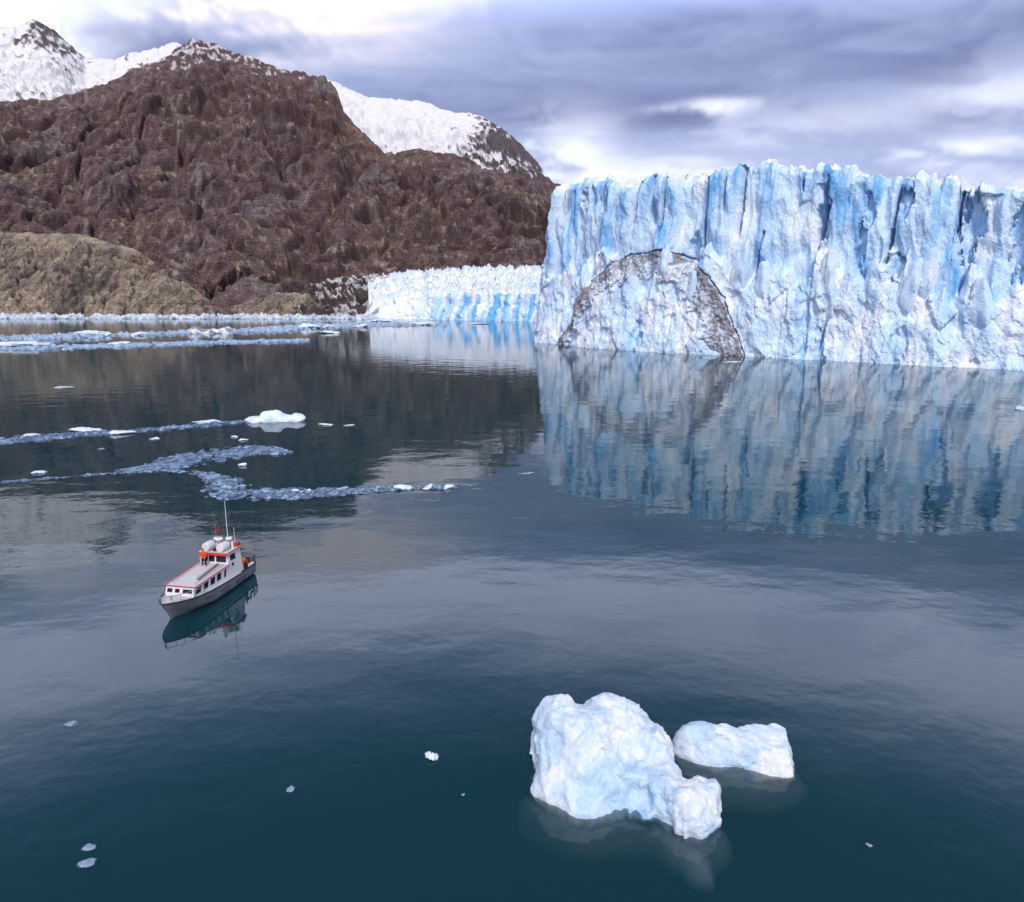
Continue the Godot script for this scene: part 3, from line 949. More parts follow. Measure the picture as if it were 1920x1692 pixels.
func lay_band(called: String, label: String, line: Array, width: Array, size: Vector2, count: int, tint: Color, sd: int, tall := 1.0) -> void:
	var rng := RandomNumberGenerator.new()
	rng.seed = sd
	var lump := simplex(0.9, 2, sd)
	var mm := MultiMesh.new()
	mm.transform_format = MultiMesh.TRANSFORM_3D
	mm.use_colors = true
	mm.mesh = chunks[sd % chunks.size()]
	mm.instance_count = count
	var lengths := [0.0]
	for i in range(1, line.size()):
		lengths.append(lengths[-1] + (line[i] - line[i - 1]).length())
	for k in count:
		var at := Vector2.ZERO
		for attempt in 9:
			var s: float = rng.randf() * lengths[-1]
			var i := 1
			while lengths[i] < s:
				i += 1
			var t: float = (s - lengths[i - 1]) / (lengths[i] - lengths[i - 1])
			var dirn: Vector2 = (line[i] - line[i - 1]).normalized()
			var w: float = lerpf(width[i - 1], width[i], t)
			var off := rng.randf_range(-1, 1)
			at = line[i - 1].lerp(line[i], t) + Vector2(-dirn.y, dirn.x) * off * w * 0.5
			at += dirn * rng.randf_range(-1, 1) * w * 0.3
			if lump.get_noise_2d(at.x / (w + 1.0), at.y / (w + 1.0)) > -0.15 + 0.7 * absf(off):
				break
		var sz := lerpf(size.x, size.y, pow(rng.randf(), 4.0))
		var b := Basis.from_euler(Vector3(rng.randf_range(-0.3, 0.3), rng.randf() * TAU, rng.randf_range(-0.3, 0.3))).scaled(Vector3(sz * rng.randf_range(0.8, 1.5), sz * tall * rng.randf_range(0.5, 1.1), sz * rng.randf_range(0.8, 1.5)))
		mm.set_instance_transform(k, Transform3D(b, Vector3(at.x, sz * 0.06 * rng.randf(), at.y)))
		var g := lerpf(0.25, 1.1, pow(rng.randf(), 2.2)) if tall < 1.5 else rng.randf_range(0.6, 1.0)
		mm.set_instance_color(k, Color(tint.r * g, tint.g * g, tint.b * lerpf(g, 1.0, 0.1)))
	var o := MultiMeshInstance3D.new()
	o.name = numbered(called)
	o.multimesh = mm
	o.material_override = chunk_material()
	add_child(o, true)
	o.set_meta("kind", "stuff")
	tag(o, label, "ice")


var chunk_mt: StandardMaterial3D


func chunk_material() -> StandardMaterial3D:
	if chunk_mt == null:
		chunk_mt = painted(0.5)
		chunk_mt.metallic_specular = 0.4
	return chunk_mt


func build_drift_ice() -> void:
	for i in 6:
		chunks.append(chunk(300 + i, 0.55, 0.35))
	var blue := Color(0.62, 0.72, 0.84)
	var white := Color(1.0, 1.0, 1.0)
	var wet := Color(0.42, 0.55, 0.66)
	lay_band("brash_ice", "white line of brash ice heaped along the foot of the far left shore", [Vector2(-820, -1052), Vector2(-560, -1046), Vector2(-420, -1046), Vector2(-290, -1050), Vector2(-190, -1020)], [22, 20, 40, 60, 40], Vector2(3, 11), 3600, white, 1, 2.2)
	lay_band("brash_ice", "farther of two long bluish drift ice bands below the left shore", [Vector2(-360, -510), Vector2(-300, -570), Vector2(-235, -640), Vector2(-190, -720), Vector2(-160, -810), Vector2(-85, -800)], [70, 70, 60, 90, 110, 60], Vector2(1.6, 6.0), 5200, blue, 2, 1.8)
	lay_band("brash_ice", "nearer of two long bluish drift ice bands below the left shore", [Vector2(-320, -420), Vector2(-260, -428), Vector2(-215, -455), Vector2(-175, -480), Vector2(-140, -490)], [52, 44, 34, 26, 10], Vector2(1.0, 4.0), 3600, blue, 3, 1.6)
	lay_band("brash_ice", "slushy ice band running from the left edge to the pale flat floe", [Vector2(-106, -139), Vector2(-92, -148), Vector2(-80, -153), Vector2(-68, -161), Vector2(-60, -166)], [11, 7, 4.5, 4.5, 3.5], Vector2(0.16, 1.5), 5600, wet, 4)
	lay_band("brash_ice", "broad slush patch above the boat pointing right", [Vector2(-64, -116), Vector2(-58, -121), Vector2(-56, -128), Vector2(-48, -133), Vector2(-42, -130)], [4, 9, 13, 8, 2.5], Vector2(0.13, 1.2), 6200, wet, 5)
	lay_band("brash_ice", "thin slush string crossing the dark reflection left of the boat", [Vector2(-80, -108), Vector2(-74, -111), Vector2(-66, -114), Vector2(-58, -117), Vector2(-50, -114)], [1.2, 1.6, 1.2, 2.2, 2.5], Vector2(0.1, 0.8), 1200, wet, 6)
	lay_band("brash_ice", "curved slush patch just above the boat's antenna", [Vector2(-50, -114), Vector2(-45, -109), Vector2(-42, -103), Vector2(-34, -101.5), Vector2(-25, -103), Vector2(-16, -105), Vector2(-9, -105.5)], [2.5, 5.5, 8, 7, 4.5, 1.2, 1.0], Vector2(0.13, 1.1), 6400, wet, 7)
	# the pieces that stand out, one by one: x, z, length, height, depth, turn, shape, blueness, label
	var n := 0
	var awash := painted(0.3)
	awash.albedo_color = Color(0.36, 0.42, 0.5).linear_to_srgb()
	for d in PIECES:
		var o := mesh_node("ice_floe" if d[3] < 0.25 * d[2] else "ice_block", chunks[d[6]], awash if n in [1, 2, 3, 4, 5, 6, 7, 17] else chunk_material())
		o.position = Vector3(d[0], d[3] * (0.02 if n in [1, 2, 3, 4, 5, 6, 7, 17] else 0.2), d[1])
		o.rotation.y = deg_to_rad(d[5])
		o.scale = Vector3(d[2], d[3] * 1.6, d[4])
		tag(o, d[7], "ice floe" if d[3] < 0.25 * d[2] else "ice block", "loose ice pieces on the water")
		n += 1

const PIECES := [
	[-5.0, -39.9, 0.75, 0.55, 0.8, 20, 0, "small white ice lump floating alone left of the large iceberg"],
	[-12.9, -37.0, 0.45, 0.2, 0.5, 50, 1, "faint small ice piece in the dark water below the boat"],
	[-22.1, -32.4, 0.7, 0.25, 0.6, 0, 2, "upper of two small ice pieces in the bottom left corner"],
	[-21.5, -31.4, 1.0, 0.3, 0.6, 25, 3, "lower of two small ice pieces in the bottom left corner"],
	[-29.7, -43.6, 0.8, 0.25, 0.6, 10, 4, "flat ice scrap at the left edge below the boat"],
	[-2.8, -36.5, 0.22, 0.1, 0.2, 0, 5, "tiny ice bit between the lone lump and the large iceberg"],
	[18.7, -32.6, 0.3, 0.12, 0.3, 0, 0, "tiny ice bit near the bottom right of the icebergs"],
	[2.6, -114.5, 2.6, 0.4, 1.0, 5, 1, "low grey ice piece alone left of the cliff's reflection"],
	[-144.3, -230.6, 6.0, 0.7, 3.0, 0, 2, "solitary flat floe between the drift bands at far left"],
	[-77.5, -114.9, 2.6, 0.7, 1.2, 15, 3, "white floe above the thin slush string at left"],
	[131.0, -184.0, 3.0, 1.3, 2.0, 40, 4, "white ice block in the cliff's reflection at the right edge"],
	[99.0, -323.0, 9.0, 0.8, 4.0, 10, 5, "flat ice scrap floating at the foot of the dirty arch"],
	[-42.3, -160.7, 3.2, 0.5, 1.2, 0, 0, "small floe just right of the large pale floe"],
	[-36.5, -160.0, 2.4, 0.4, 1.0, 12, 1, "farther right of the small floes beside the large pale floe"],
	[-54.3, -142.6, 1.9, 0.6, 1.0, 0, 2, "right one of two white crumbs under the large pale floe"],
	[-57.2, -146.0, 1.7, 0.6, 1.0, 0, 3, "left one of two white crumbs under the large pale floe"],
	[-72.9, -144.2, 2.0, 0.5, 1.0, 20, 4, "lone white crumb between slush band and slush patch"],
	[-78.0, -134.0, 1.5, 0.3, 0.8, 0, 5, "grey crumb left of the broad slush patch"],
	[-16.4, -104.4, 2.6, 1.1, 1.2, 15, 0, "pale blue ice block on the right end of the curved slush patch, left one"],
	[-12.6, -105.0, 2.0, 0.9, 1.2, 60, 1, "pale blue ice block on the slush patch's right end, middle one"],
	[-9.6, -105.2, 2.0, 1.0, 1.2, 35, 2, "pale blue ice block at the very right tip of the slush patch"],
	[-32.0, -103.0, 1.5, 0.8, 0.9, 0, 3, "white lump in the middle of the curved slush patch"],
	[-30.2, -103.4, 1.0, 0.5, 0.7, 30, 4, "small white lump right beside the white lump in the curved slush"],
	[-46.0, -120.0, 1.6, 0.7, 0.8, 0, 5, "white lump on the lower edge of the broad slush patch"],
	[-91.8, -152.6, 6.5, 1.3, 3.0, 8, 0, "blue rounded floe in the slush band, left of a pair"],
	[-83.1, -149.6, 6.0, 1.3, 2.6, 20, 2, "blue rounded floe in the slush band, right of a pair"],
	[-100.0, -147.5, 4.2, 0.9, 2.0, 5, 3, "white floe near the left end of the slush band"],
	[-70.5, -164.2, 6.5, 0.8, 3.4, 0, 4, "flat pale floe touching the left side of the large pale floe"],
	[-300.0, -428.0, 60.0, 5.0, 20.0, 0, 1, "wide pale blue floe in the nearer far band at the left edge"],
	[-240.0, -446.0, 15.0, 3.2, 9.0, 0, 5, "whitish floe right of the wide pale blue floe"],
	[-322.0, -560.0, 26.0, 6.0, 14.0, 10, 0, "humped blue floe in the farther band at left"],
	[-288.0, -566.0, 14.0, 5.0, 9.0, 40, 3, "smaller humped floe next to the humped blue floe at left"],
	[-196.0, -700.0, 22.0, 8.0, 12.0, 0, 2, "bright jagged ice block in the farther band, centre left"],
	[-178.0, -706.0, 16.0, 5.5, 10.0, 70, 4, "lower ice block beside the bright jagged one"],
	[-150.0, -730.0, 14.0, 5.0, 9.0, 20, 1, "bright ice block in the farther band below the knoll"],
	[-96.0, -790.0, 36.0, 5.0, 16.0, 0, 5, "deep blue low floe in front of the far glacier"],
	[-158.0, -905.0, 44.0, 6.0, 18.0, 0, 3, "flat white floe with dark edge before the far glacier's dirty end"],
	[-40.0, -820.0, 26.0, 2.5, 12.0, 0, 2, "thin white floe near the corner of the ice cliff"],
	[-150.0, -600.0, 16.0, 3.2, 8.0, 0, 0, "small double floe in the open brown water before the far glacier"],
]

const FLOE := [[-58.6, 0.2, -165.6, 3.6, 1.1, 2.2], [-56.0, 0.6, -166.0, 3.0, 2.0, 2.0], [-53.2, 0.3, -166.0, 2.6, 1.3, 1.8], [-50.6, 0.5, -166.2, 2.4, 1.2, 1.6]]


func floe_field(p: Vector3) -> float:
	var d := berg_body(p, FLOE, 0.5)
	if absf(d) < 1.5:
		d -= 0.5 * berg_a.get_noise_3dv(p * 0.8) + 0.25 * berg_c.get_noise_3dv(p * 0.5)
	return d


func floe_paint(p: Vector3, n: Vector3) -> Color:
	return ice_colour(0.22 + 0.4 * berg_a.get_noise_3dv(p * 0.9))


const STRIPED := [[-259.0, 1.0, -597.0, 7.0, 4.5, 5.0], [-248.0, 0.5, -598.0, 9.0, 3.0, 5.0], [-236.0, 1.0, -600.0, 6.0, 5.0, 4.0]]


func striped_field(p: Vector3) -> float:
	var d := berg_body(p, STRIPED, 1.0)
	if absf(d) < 4.0:
		d -= 1.6 * berg_a.get_noise_3dv(p * 0.25) + 0.8 * berg_c.get_noise_3dv(p * 0.15)
	return d


func striped_paint(p: Vector3, n: Vector3) -> Color:
	return ice_colour(0.2, smoothstep(0.0, 0.25, berg_a.get_noise_3dv(p * 0.35) + 0.05) * 0.95)


func build_floes() -> void:
	var ice := painted(0.5)
	grained(ice, 2.4, 6.0, 97, Color(0.9, 0.93, 0.96))
	tag(mesh_node("ice_floe", nets(floe_field, Vector3(-64, -1.5, -169.5), Vector3(-46, 3.6, -162.5), 0.28, floe_paint), ice), "large pale blue humped floe at the right end of the slush band", "ice floe")
	tag(mesh_node("ice_block", nets(striped_field, Vector3(-270, -3, -605), Vector3(-226, 9, -590), 0.7, striped_paint), ice), "dark dirt streaked ice block in the farther drift band", "ice block")


# ---------------------------------------------------------------- the boat
func hexa(a: Array, b: Array) -> ArrayMesh:
	# a solid between quad a (bottom or back, counterclockwise seen from outside at b) and quad b
	var st := SurfaceTool.new()
	st.begin(Mesh.PRIMITIVE_TRIANGLES)
	solid(st, a, b)
	return st.commit()


func solid(st: SurfaceTool, a: Array, b: Array) -> void:
	var mid := Vector3.ZERO
	for i in 4:
		mid += (a[i] + b[i]) / 8.0
	quad(st, a[0], a[1], a[2], a[3], mid)
	quad(st, b[0], b[1], b[2], b[3], mid)
	for i in 4:
		var k := (i + 1) % 4
		quad(st, a[i], a[k], b[k], b[i], mid)


func quad(st: SurfaceTool, a: Vector3, b: Vector3, c: Vector3, d: Vector3, mid: Vector3) -> void:
	var n := (c - a).cross(d - b)
	var out := n.dot((a + b + c + d) * 0.25 - mid) > 0.0
	n = n.normalized() if out else -n.normalized()
	st.set_normal(n)
	var order := [a, d, c, a, c, b] if out else [a, b, c, a, c, d]
	for v in order:
		st.set_normal(n)
		st.add_vertex(v)


func box_mesh(lo: Vector3, hi: Vector3) -> ArrayMesh:
	return hexa([Vector3(lo.x, lo.y, lo.z), Vector3(hi.x, lo.y, lo.z), Vector3(hi.x, lo.y, hi.z), Vector3(lo.x, lo.y, hi.z)], [Vector3(lo.x, hi.y, lo.z), Vector3(hi.x, hi.y, lo.z), Vector3(hi.x, hi.y, hi.z), Vector3(lo.x, hi.y, hi.z)])


func tube(points: Array, r: float, sides := 8, r_end := -1.0) -> ArrayMesh:
	var st := SurfaceTool.new()
	st.begin(Mesh.PRIMITIVE_TRIANGLES)
	add_tube(st, points, r, sides, r_end)
	return st.commit()


func add_tube(st: SurfaceTool, points: Array, r: float, sides := 8, r_end := -1.0) -> void:
	var rings := []
	for i in points.size():
		var dirn: Vector3 = (points[mini(i + 1, points.size() - 1)] - points[maxi(i - 1, 0)]).normalized()
		var side := dirn.cross(Vector3.UP if absf(dirn.y) < 0.9 else Vector3.RIGHT).normalized()
		var up := side.cross(dirn)
		var rr := r if r_end < 0.0 else lerpf(r, r_end, i / float(points.size() - 1))
		var ring := []
		for k in sides:
			var a := TAU * k / sides
			var n := side * cos(a) + up * sin(a)
			ring.append([points[i] + n * rr, n])
		rings.append(ring)
	for i in rings.size() - 1:
		for k in sides:
			var l := (k + 1) % sides
			var a: Array = rings[i][k]
			var b: Array = rings[i][l]
			var c: Array = rings[i + 1][l]
			var d: Array = rings[i + 1][k]
			for v in [a, b, c, a, c, d]:
				st.set_normal(v[1])
				st.add_vertex(v[0])
	for e in [0, rings.size() - 1]:
		var n: Vector3 = (points[0] - points[1]).normalized() if e == 0 else (points[-1] - points[-2]).normalized()
		for k in sides:
			var l := (k + 1) % sides
			var tri := [points[e], rings[e][k][0], rings[e][l][0]]
			if (tri[2] - tri[0]).cross(tri[1] - tri[0]).dot(n) < 0.0:
				tri = [tri[0], tri[2], tri[1]]
			for v in tri:
				st.set_normal(n)
				st.add_vertex(v)


func lathe(profile: Array, sides := 20) -> ArrayMesh:
	# profile: radius, height pairs turned round y
	var nu := sides + 1
	var p := PackedVector3Array()
	for q in profile:
		for i in nu:
			var a := TAU * i / sides
			p.append(Vector3(cos(a) * q.x, q.y, -sin(a) * q.x))
	return grid_mesh(nu, profile.size(), p, PackedColorArray())


func on_wall(q: Array, u0: float, u1: float, v0: float, v1: float, proud := 0.02, lean := 0.0) -> ArrayMesh:
	# a pane set on the wall q = [lower left, lower right, upper right, upper left]
	var n: Vector3 = (q[1] - q[0]).cross(q[3] - q[0]).normalized()
	var pts := []
	for uv in [Vector2(u0, v0), Vector2(u1, v0), Vector2(u1 + lean, v1), Vector2(u0 + lean, v1)]:
		pts.append(q[0].lerp(q[1], uv.x).lerp(q[3].lerp(q[2], uv.x), uv.y))
	var a := []
	var b := []
	var cen: Vector3 = (pts[0] + pts[1] + pts[2] + pts[3]) * 0.25
	# cut corners so that the pane reads as rounded
	for p in pts:
		a.append(p - n * 0.05)
		b.append(p + n * proud)
	var st := SurfaceTool.new()
	st.begin(Mesh.PRIMITIVE_TRIANGLES)
	var ring := []
	for i in 4:
		var p: Vector3 = b[i]
		var prev: Vector3 = b[(i + 3) % 4]
		var next: Vector3 = b[(i + 1) % 4]
		ring.append(p.move_toward(prev, minf(0.07, p.distance_to(prev) * 0.3)))
		ring.append(p.lerp(cen + n * proud, 0.05))
		ring.append(p.move_toward(next, minf(0.07, p.distance_to(next) * 0.3)))
	for i in ring.size():
		var k := (i + 1) % ring.size()
		st.set_normal(n)
		for v in [cen + n * proud, ring[k], ring[i]]:
			st.set_normal(n)
			st.add_vertex(v)
		var o: Vector3 = ((ring[i] + ring[k]) * 0.5 - cen).normalized()
		for v in [ring[i], ring[k], ring[k] - n * 0.06, ring[i], ring[k] - n * 0.06, ring[i] - n * 0.06]:
			st.set_normal(o)
			st.add_vertex(v)
	return st.commit()


func hull_point(t: float, w: float, side: float) -> Vector3:
	# t runs from the transom 0 to the stem 1, w from the keel 0 over the chine 0.4 to the gunwale 1
	var z := lerpf(-5.6, 6.3, t)
	var taper := 1.0 - pow(maxf(0.0, (t - 0.5) / 0.5), 4.2)
	var beam := (1.68 + 0.16 * sin(PI * t)) * taper
	var g := 1.14 + 0.6 * t * t
	var chine := beam * (0.93 - 0.35 * smoothstep(0.5, 1.0, t))
	var yc := 0.12 + 0.75 * smoothstep(0.55, 1.0, t)
	var keel := -0.55 + 0.35 * smoothstep(0.8, 1.0, t)
	var p: Vector3
	if w < 0.4:
		p = Vector3(lerpf(0.0, chine, w / 0.4), lerpf(keel, yc, w / 0.4), z)
	else:
		var k := (w - 0.4) / 0.6
		p = Vector3(lerpf(chine, beam, k) + 0.04 * sin(PI * k), lerpf(yc, g, k), z)
	p.z -= 1.0 * smoothstep(0.75, 1.0, t) * (1.0 - p.y / g)
	p.x *= side
	return p


func build_boat() -> void:
	var root := Node3D.new()
	root.name = numbered("tour_boat")
	root.position = Vector3(-29.4, 0.0, -65.2)
	root.rotation_degrees.y = -11.0
	root.scale = Vector3.ONE * 1.04
	add_child(root, true)
	tag(root, "small white and grey tour boat with red trim drifting at left", "boat")
	var white := material(Color(0.78, 0.77, 0.78), 0.35)
	var off := material(Color(0.66, 0.65, 0.68), 0.55)
	var red := material(Color(0.55, 0.035, 0.03), 0.4)
	var hull := material(Color(0.27, 0.275, 0.30), 0.42, 0.3)
	var dark := material(Color(0.018, 0.018, 0.022), 0.6)
	var glass := material(Color(0.01, 0.012, 0.014), 0.08)
	var grey := material(Color(0.2, 0.19, 0.19), 0.6)
	var steel := material(Color(0.42, 0.43, 0.45), 0.35, 0.7)
	for m in [white, off, hull, grey]:
		grained(m, 0.9, 0.15, 131, Color(0.86, 0.86, 0.86))
	# hull: port and starboard shells and the transom as one body
	var nt := 46
	var nw := 26
	var p := PackedVector3Array()
	for j in nw:
		for i in nt:
			var w := j / float(nw - 1) * 2.0 - 1.0
			p.append(hull_point(i / float(nt - 1), absf(w), signf(w) if w != 0.0 else 1.0))
	mesh_node("hull", grid_mesh(nt, nw, p, PackedColorArray(), true), hull, root)
	var st := SurfaceTool.new()
	st.begin(Mesh.PRIMITIVE_TRIANGLES)
	var rim := []
	for j in 13:
		rim.append(hull_point(0.0, 1.0 - j / 12.0, 1.0))
	for j in 12:
		var a: Vector3 = rim[j]
		var b: Vector3 = rim[j + 1]
		quad(st, a, b, b * Vector3(-1, 1, 1), a * Vector3(-1, 1, 1), Vector3(0, 0.5, 0))
	mesh_node("transom", st.commit(), hull, root)
	# deck: white forward, grey aft
	for part in [[0.78, 1.0, "bow_deck", off], [0.0, 0.2, "aft_deck", grey], [0.2, 0.78, "side_deck", off]]:
		st = SurfaceTool.new()
		st.begin(Mesh.PRIMITIVE_TRIANGLES)
		for i in 14:
			var t0 := lerpf(part[0], part[1], i / 14.0)
			var t1 := lerpf(part[0], part[1], (i + 1) / 14.0)
			var drop := Vector3(0, 0.05 if part[0] > 0.1 else 0.45, 0)
			var crown := Vector3(0, 0.12 if part[0] > 0.1 else 0.0, 0)
			for sd in [1.0, -1.0]:
				var a := hull_point(t0, 1.0, sd) * Vector3(0.98, 1, 1) - drop
				var b := hull_point(t1, 1.0, sd) * Vector3(0.98, 1, 1) - drop
				quad(st, a, b, Vector3(0, b.y, b.z) + crown, Vector3(0, a.y, a.z) + crown, Vector3(0, -9, a.z))
		mesh_node(part[2], st.commit(), part[3], root)
	for sd in [1.0, -1.0]:
		var pts := []
		for i in 40:
			pts.append(hull_point(i / 39.0, 1.0, sd) + Vector3(0.015 * sd, 0.0, 0))
		mesh_node("gunwale", tube(pts, 0.065, 8), dark, root)
		for k in [[0.60, 0.70, 0.72, 0.035], [0.40, 0.53, 0.74, 0.04], [0.42, 0.5, 0.56, 0.03], [0.16, 0.32, 0.72, 0.04], [0.16, 0.3, 0.56, 0.035]]:
			pts = []
			for i in 8:
				pts.append(hull_point(lerpf(k[0], k[1], i / 7.0), k[2], sd) + Vector3(0.02 * sd, 0, 0))
			mesh_node("rubbing_strip", tube(pts, k[3], 6), dark, root)
	# long low cabin
	var cb := [Vector3(1.5, 1.2, -1.35), Vector3(1.42, 1.3, 4.05), Vector3(-1.42, 1.3, 4.05), Vector3(-1.5, 1.2, -1.35)]
	var ct := [Vector3(1.5, 2.5, -1.35), Vector3(1.38, 2.28, 3.7), Vector3(-1.38, 2.28, 3.7), Vector3(-1.5, 2.5, -1.35)]
	mesh_node("cabin", hexa(cb, ct), white, root)
	var up := Vector3(0, 0.05, 0)
	var rt := []
	var ru := []
	for q in ct:
		var e := Vector3(signf(q.x) * 0.06, 0.004, 0.07 if q.z > 0 else 0.0)
		rt.append(q + e)
		ru.append(q + e + up)
	mesh_node("cabin_roof", hexa(rt, ru), off, root)
	for pr in [[0, 1], [1, 2], [2, 3]]:
		var a: Vector3 = ru[pr[0]]
		var b: Vector3 = ru[pr[1]]
		mesh_node("roof_trim", tube([a, b], 0.05, 6), red, root)
	var front := [cb[2], cb[1], ct[1], ct[2]]
	for k in [[0.06, 0.24], [0.33, 0.49], [0.6, 0.92]]:
		mesh_node("window", on_wall(front, k[0], k[1], 0.5, 0.82), glass, root)
	var port := [cb[1], cb[0], ct[0], ct[1]]
	var star := [cb[3], cb[2], ct[2], ct[3]]
	for k in [[0.045, 0.175], [0.255, 0.375], [0.45, 0.565], [0.635, 0.745]]:
		mesh_node("window", on_wall(port, k[0], k[1], 0.36, 0.87, 0.02, 0.012), glass, root)
		mesh_node("window", on_wall(star, 1.0 - k[1], 1.0 - k[0], 0.36, 0.87, 0.02, -0.012), glass, root)
	mesh_node("window", on_wall(port, 0.835, 0.885, 0.34, 0.88, 0.02, 0.035), glass, root)
	mesh_node("window", on_wall(star, 0.115, 0.165, 0.34, 0.88, 0.02, -0.035), glass, root)
	# wheelhouse
	var wb := [Vector3(1.52, 1.15, -3.75), Vector3(1.52, 1.18, -1.25), Vector3(-1.52, 1.18, -1.25), Vector3(-1.52, 1.15, -3.75)]
	var wt := [Vector3(1.4, 3.58, -3.45), Vector3(1.4, 3.58, -1.5), Vector3(-1.4, 3.58, -1.5), Vector3(-1.4, 3.58, -3.45)]
	mesh_node("wheelhouse", hexa(wb, wt), white, root)
	var h0 := []
	var h1 := []
	for q in wt:
		var e := Vector3(signf(q.x) * 0.1, 0.004, 0.28 if q.z > -2 else -0.15)
		h0.append(q + e)
		h1.append(q + e + Vector3(0, 0.09, 0))
	var wroof := mesh_node("wheelhouse_roof", hexa(h0, h1), off, root)
	for pr in [[0, 1], [2, 3], [3, 0]]:
		mesh_node("roof_trim", tube([h1[pr[0]] - up, h1[pr[1]] - up], 0.06, 6), red, root)
	mesh_node("visor", hexa([h0[2] + Vector3(0, -0.17, -0.03), h0[1] + Vector3(0, -0.17, -0.03), h0[1] + Vector3(0, -0.17, 0.05), h0[2] + Vector3(0, -0.17, 0.05)], [h1[2] + Vector3(0, -0.01, -0.03), h1[1] + Vector3(0, -0.01, -0.03), h1[1] + Vector3(0, -0.01, 0.03), h1[2] + Vector3(0, -0.01, 0.03)]), red, root)
	var wf := [wb[2], wb[1], wt[1], wt[2]]
	for k in [[0.06, 0.26], [0.31, 0.51], [0.57, 0.93]]:
		mesh_node("window", on_wall(wf, k[0], k[1], 0.64, 0.89), glass, root)
	var wp := [wb[1], wb[0], wt[0], wt[1]]
	var ws := [wb[3], wb[2], wt[2], wt[3]]
	mesh_node("window", on_wall(wp, 0.18, 0.56, 0.66, 0.89, 0.02, -0.02), glass, root)
	mesh_node("window", on_wall(ws, 0.44, 0.82, 0.66, 0.89, 0.02, 0.02), glass, root)
	for sd in [1.0, -1.0]:
		var port_hole := mesh_node("porthole", tube([Vector3(1.40 * sd, 2.35, -2.05), Vector3(1.505 * sd, 2.35, -2.05)], 0.16, 14), glass, root)
		port_hole.name = "porthole"
	mesh_node("door", on_wall([wb[0], wb[3], wt[3], wt[0]], 0.36, 0.62, 0.02, 0.8, 0.03), grey, root)
	# things on the roofs
	for x in [-0.78, 0.72]:
		var raft := mesh_node("life_raft", lathe([Vector2(0.02, 0.0), Vector2(0.3, 0.0), Vector2(0.32, 0.0), Vector2(0.37, 0.04), Vector2(0.37, 0.5), Vector2(0.39, 0.52), Vector2(0.39, 0.58), Vector2(0.37, 0.6), Vector2(0.37, 1.02), Vector2(0.32, 1.08), Vector2(0.3, 1.08), Vector2(0.02, 1.08)]), white, root)
		raft.rotation_degrees.x = -90
		raft.position = Vector3(x, 4.08, -1.35)
		raft.basis = Basis(Vector3.RIGHT, deg_to_rad(-90)).scaled(Vector3(1.1, 1.1, 1.0))
		mesh_node("raft_cradle", box_mesh(Vector3(x - 0.3, 3.67, -2.2), Vector3(x + 0.3, 3.78, -1.55)), steel, root)
	for d in [[-0.02, 4.5, -2.45, 0.36], [0.78, 4.45, -2.85, 0.32], [-0.55, 4.35, -2.9, 0.3]]:
		mesh_node("radar_mast", tube([Vector3(d[0], 3.66, d[2]), Vector3(d[0], d[1], d[2])], 0.07, 8), white, root)
		var dome := mesh_node("radar_dome", lathe([Vector2(0.0, 0.0), Vector2(d[3] * 0.9, 0.0), Vector2(d[3], 0.06), Vector2(d[3], 0.16), Vector2(d[3] * 0.85, 0.24), Vector2(d[3] * 0.4, 0.29), Vector2(0.0, 0.3)]), white, root)
		dome.position = Vector3(d[0], d[1], d[2])
	mesh_node("searchlight", tube([Vector3(0.0, 3.84, -1.75), Vector3(0.0, 3.84, -1.5)], 0.14, 12), dark, root)
	mesh_node("antenna", tube([Vector3(0.62, 3.66, -2.9), Vector3(0.62, 6.0, -2.9), Vector3(0.62, 8.3, -2.9)], 0.04, 6, 0.022), white, root)
	mesh_node("antenna", tube([Vector3(1.15, 3.66, -3.2), Vector3(1.15, 5.6, -3.2)], 0.03, 6, 0.018), white, root)
	mesh_node("flagpole", tube([Vector3(-0.85, 3.66, -3.3), Vector3(-0.85, 5.75, -3.3)], 0.03, 6), steel, root)
	var fl := PackedVector3Array()
	for j in 9:
		for i in 7:
			fl.append(Vector3(-0.85 + 0.02 + i * 0.08 - j * 0.01, 5.65 - j * 0.085 - i * i * 0.007, -3.3 + 0.06 * sin(i * 1.2 + j * 0.5)))
	mesh_node("flag", grid_mesh(7, 9, fl, PackedColorArray()), material(Color(0.2, 0.015, 0.03), 0.9), root)
	for x in [[0.95, -3.15], [1.2, -3.4]]:
		mesh_node("equipment_case", box_mesh(Vector3(x[0] - 0.22, 3.672, x[1] - 0.2), Vector3(x[0] + 0.22, 4.0, x[1] + 0.2)), material(Color(0.42, 0.03, 0.025), 0.5), root)
	mesh_node("vent", tube([Vector3(1.15, 3.66, -2.75), Vector3(1.15, 4.32, -2.75)], 0.16, 12, 0.12), white, root)
	# plank and hatch on the cabin roof
	mesh_node("plank", hexa([Vector3(0.62, 2.43, 2.3), Vector3(0.9, 2.43, 2.3), Vector3(0.72, 2.62, -1.1), Vector3(0.44, 2.62, -1.1)], [Vector3(0.62, 2.5, 2.3), Vector3(0.9, 2.5, 2.3), Vector3(0.72, 2.69, -1.1), Vector3(0.44, 2.69, -1.1)]), grey, root)
	mesh_node("hatch", box_mesh(Vector3(-0.3, 2.38, 1.2), Vector3(0.3, 2.5, 1.8)), off, root)
	for x in [-1.1, 1.1]:
		var hand := [Vector3(x, 2.36, 3.2), Vector3(x, 2.48, 3.1), Vector3(x * 1.08, 2.66, -1.0), Vector3(x * 1.08, 2.55, -1.1)]
		mesh_node("handrail", tube(hand, 0.025, 6), steel, root)
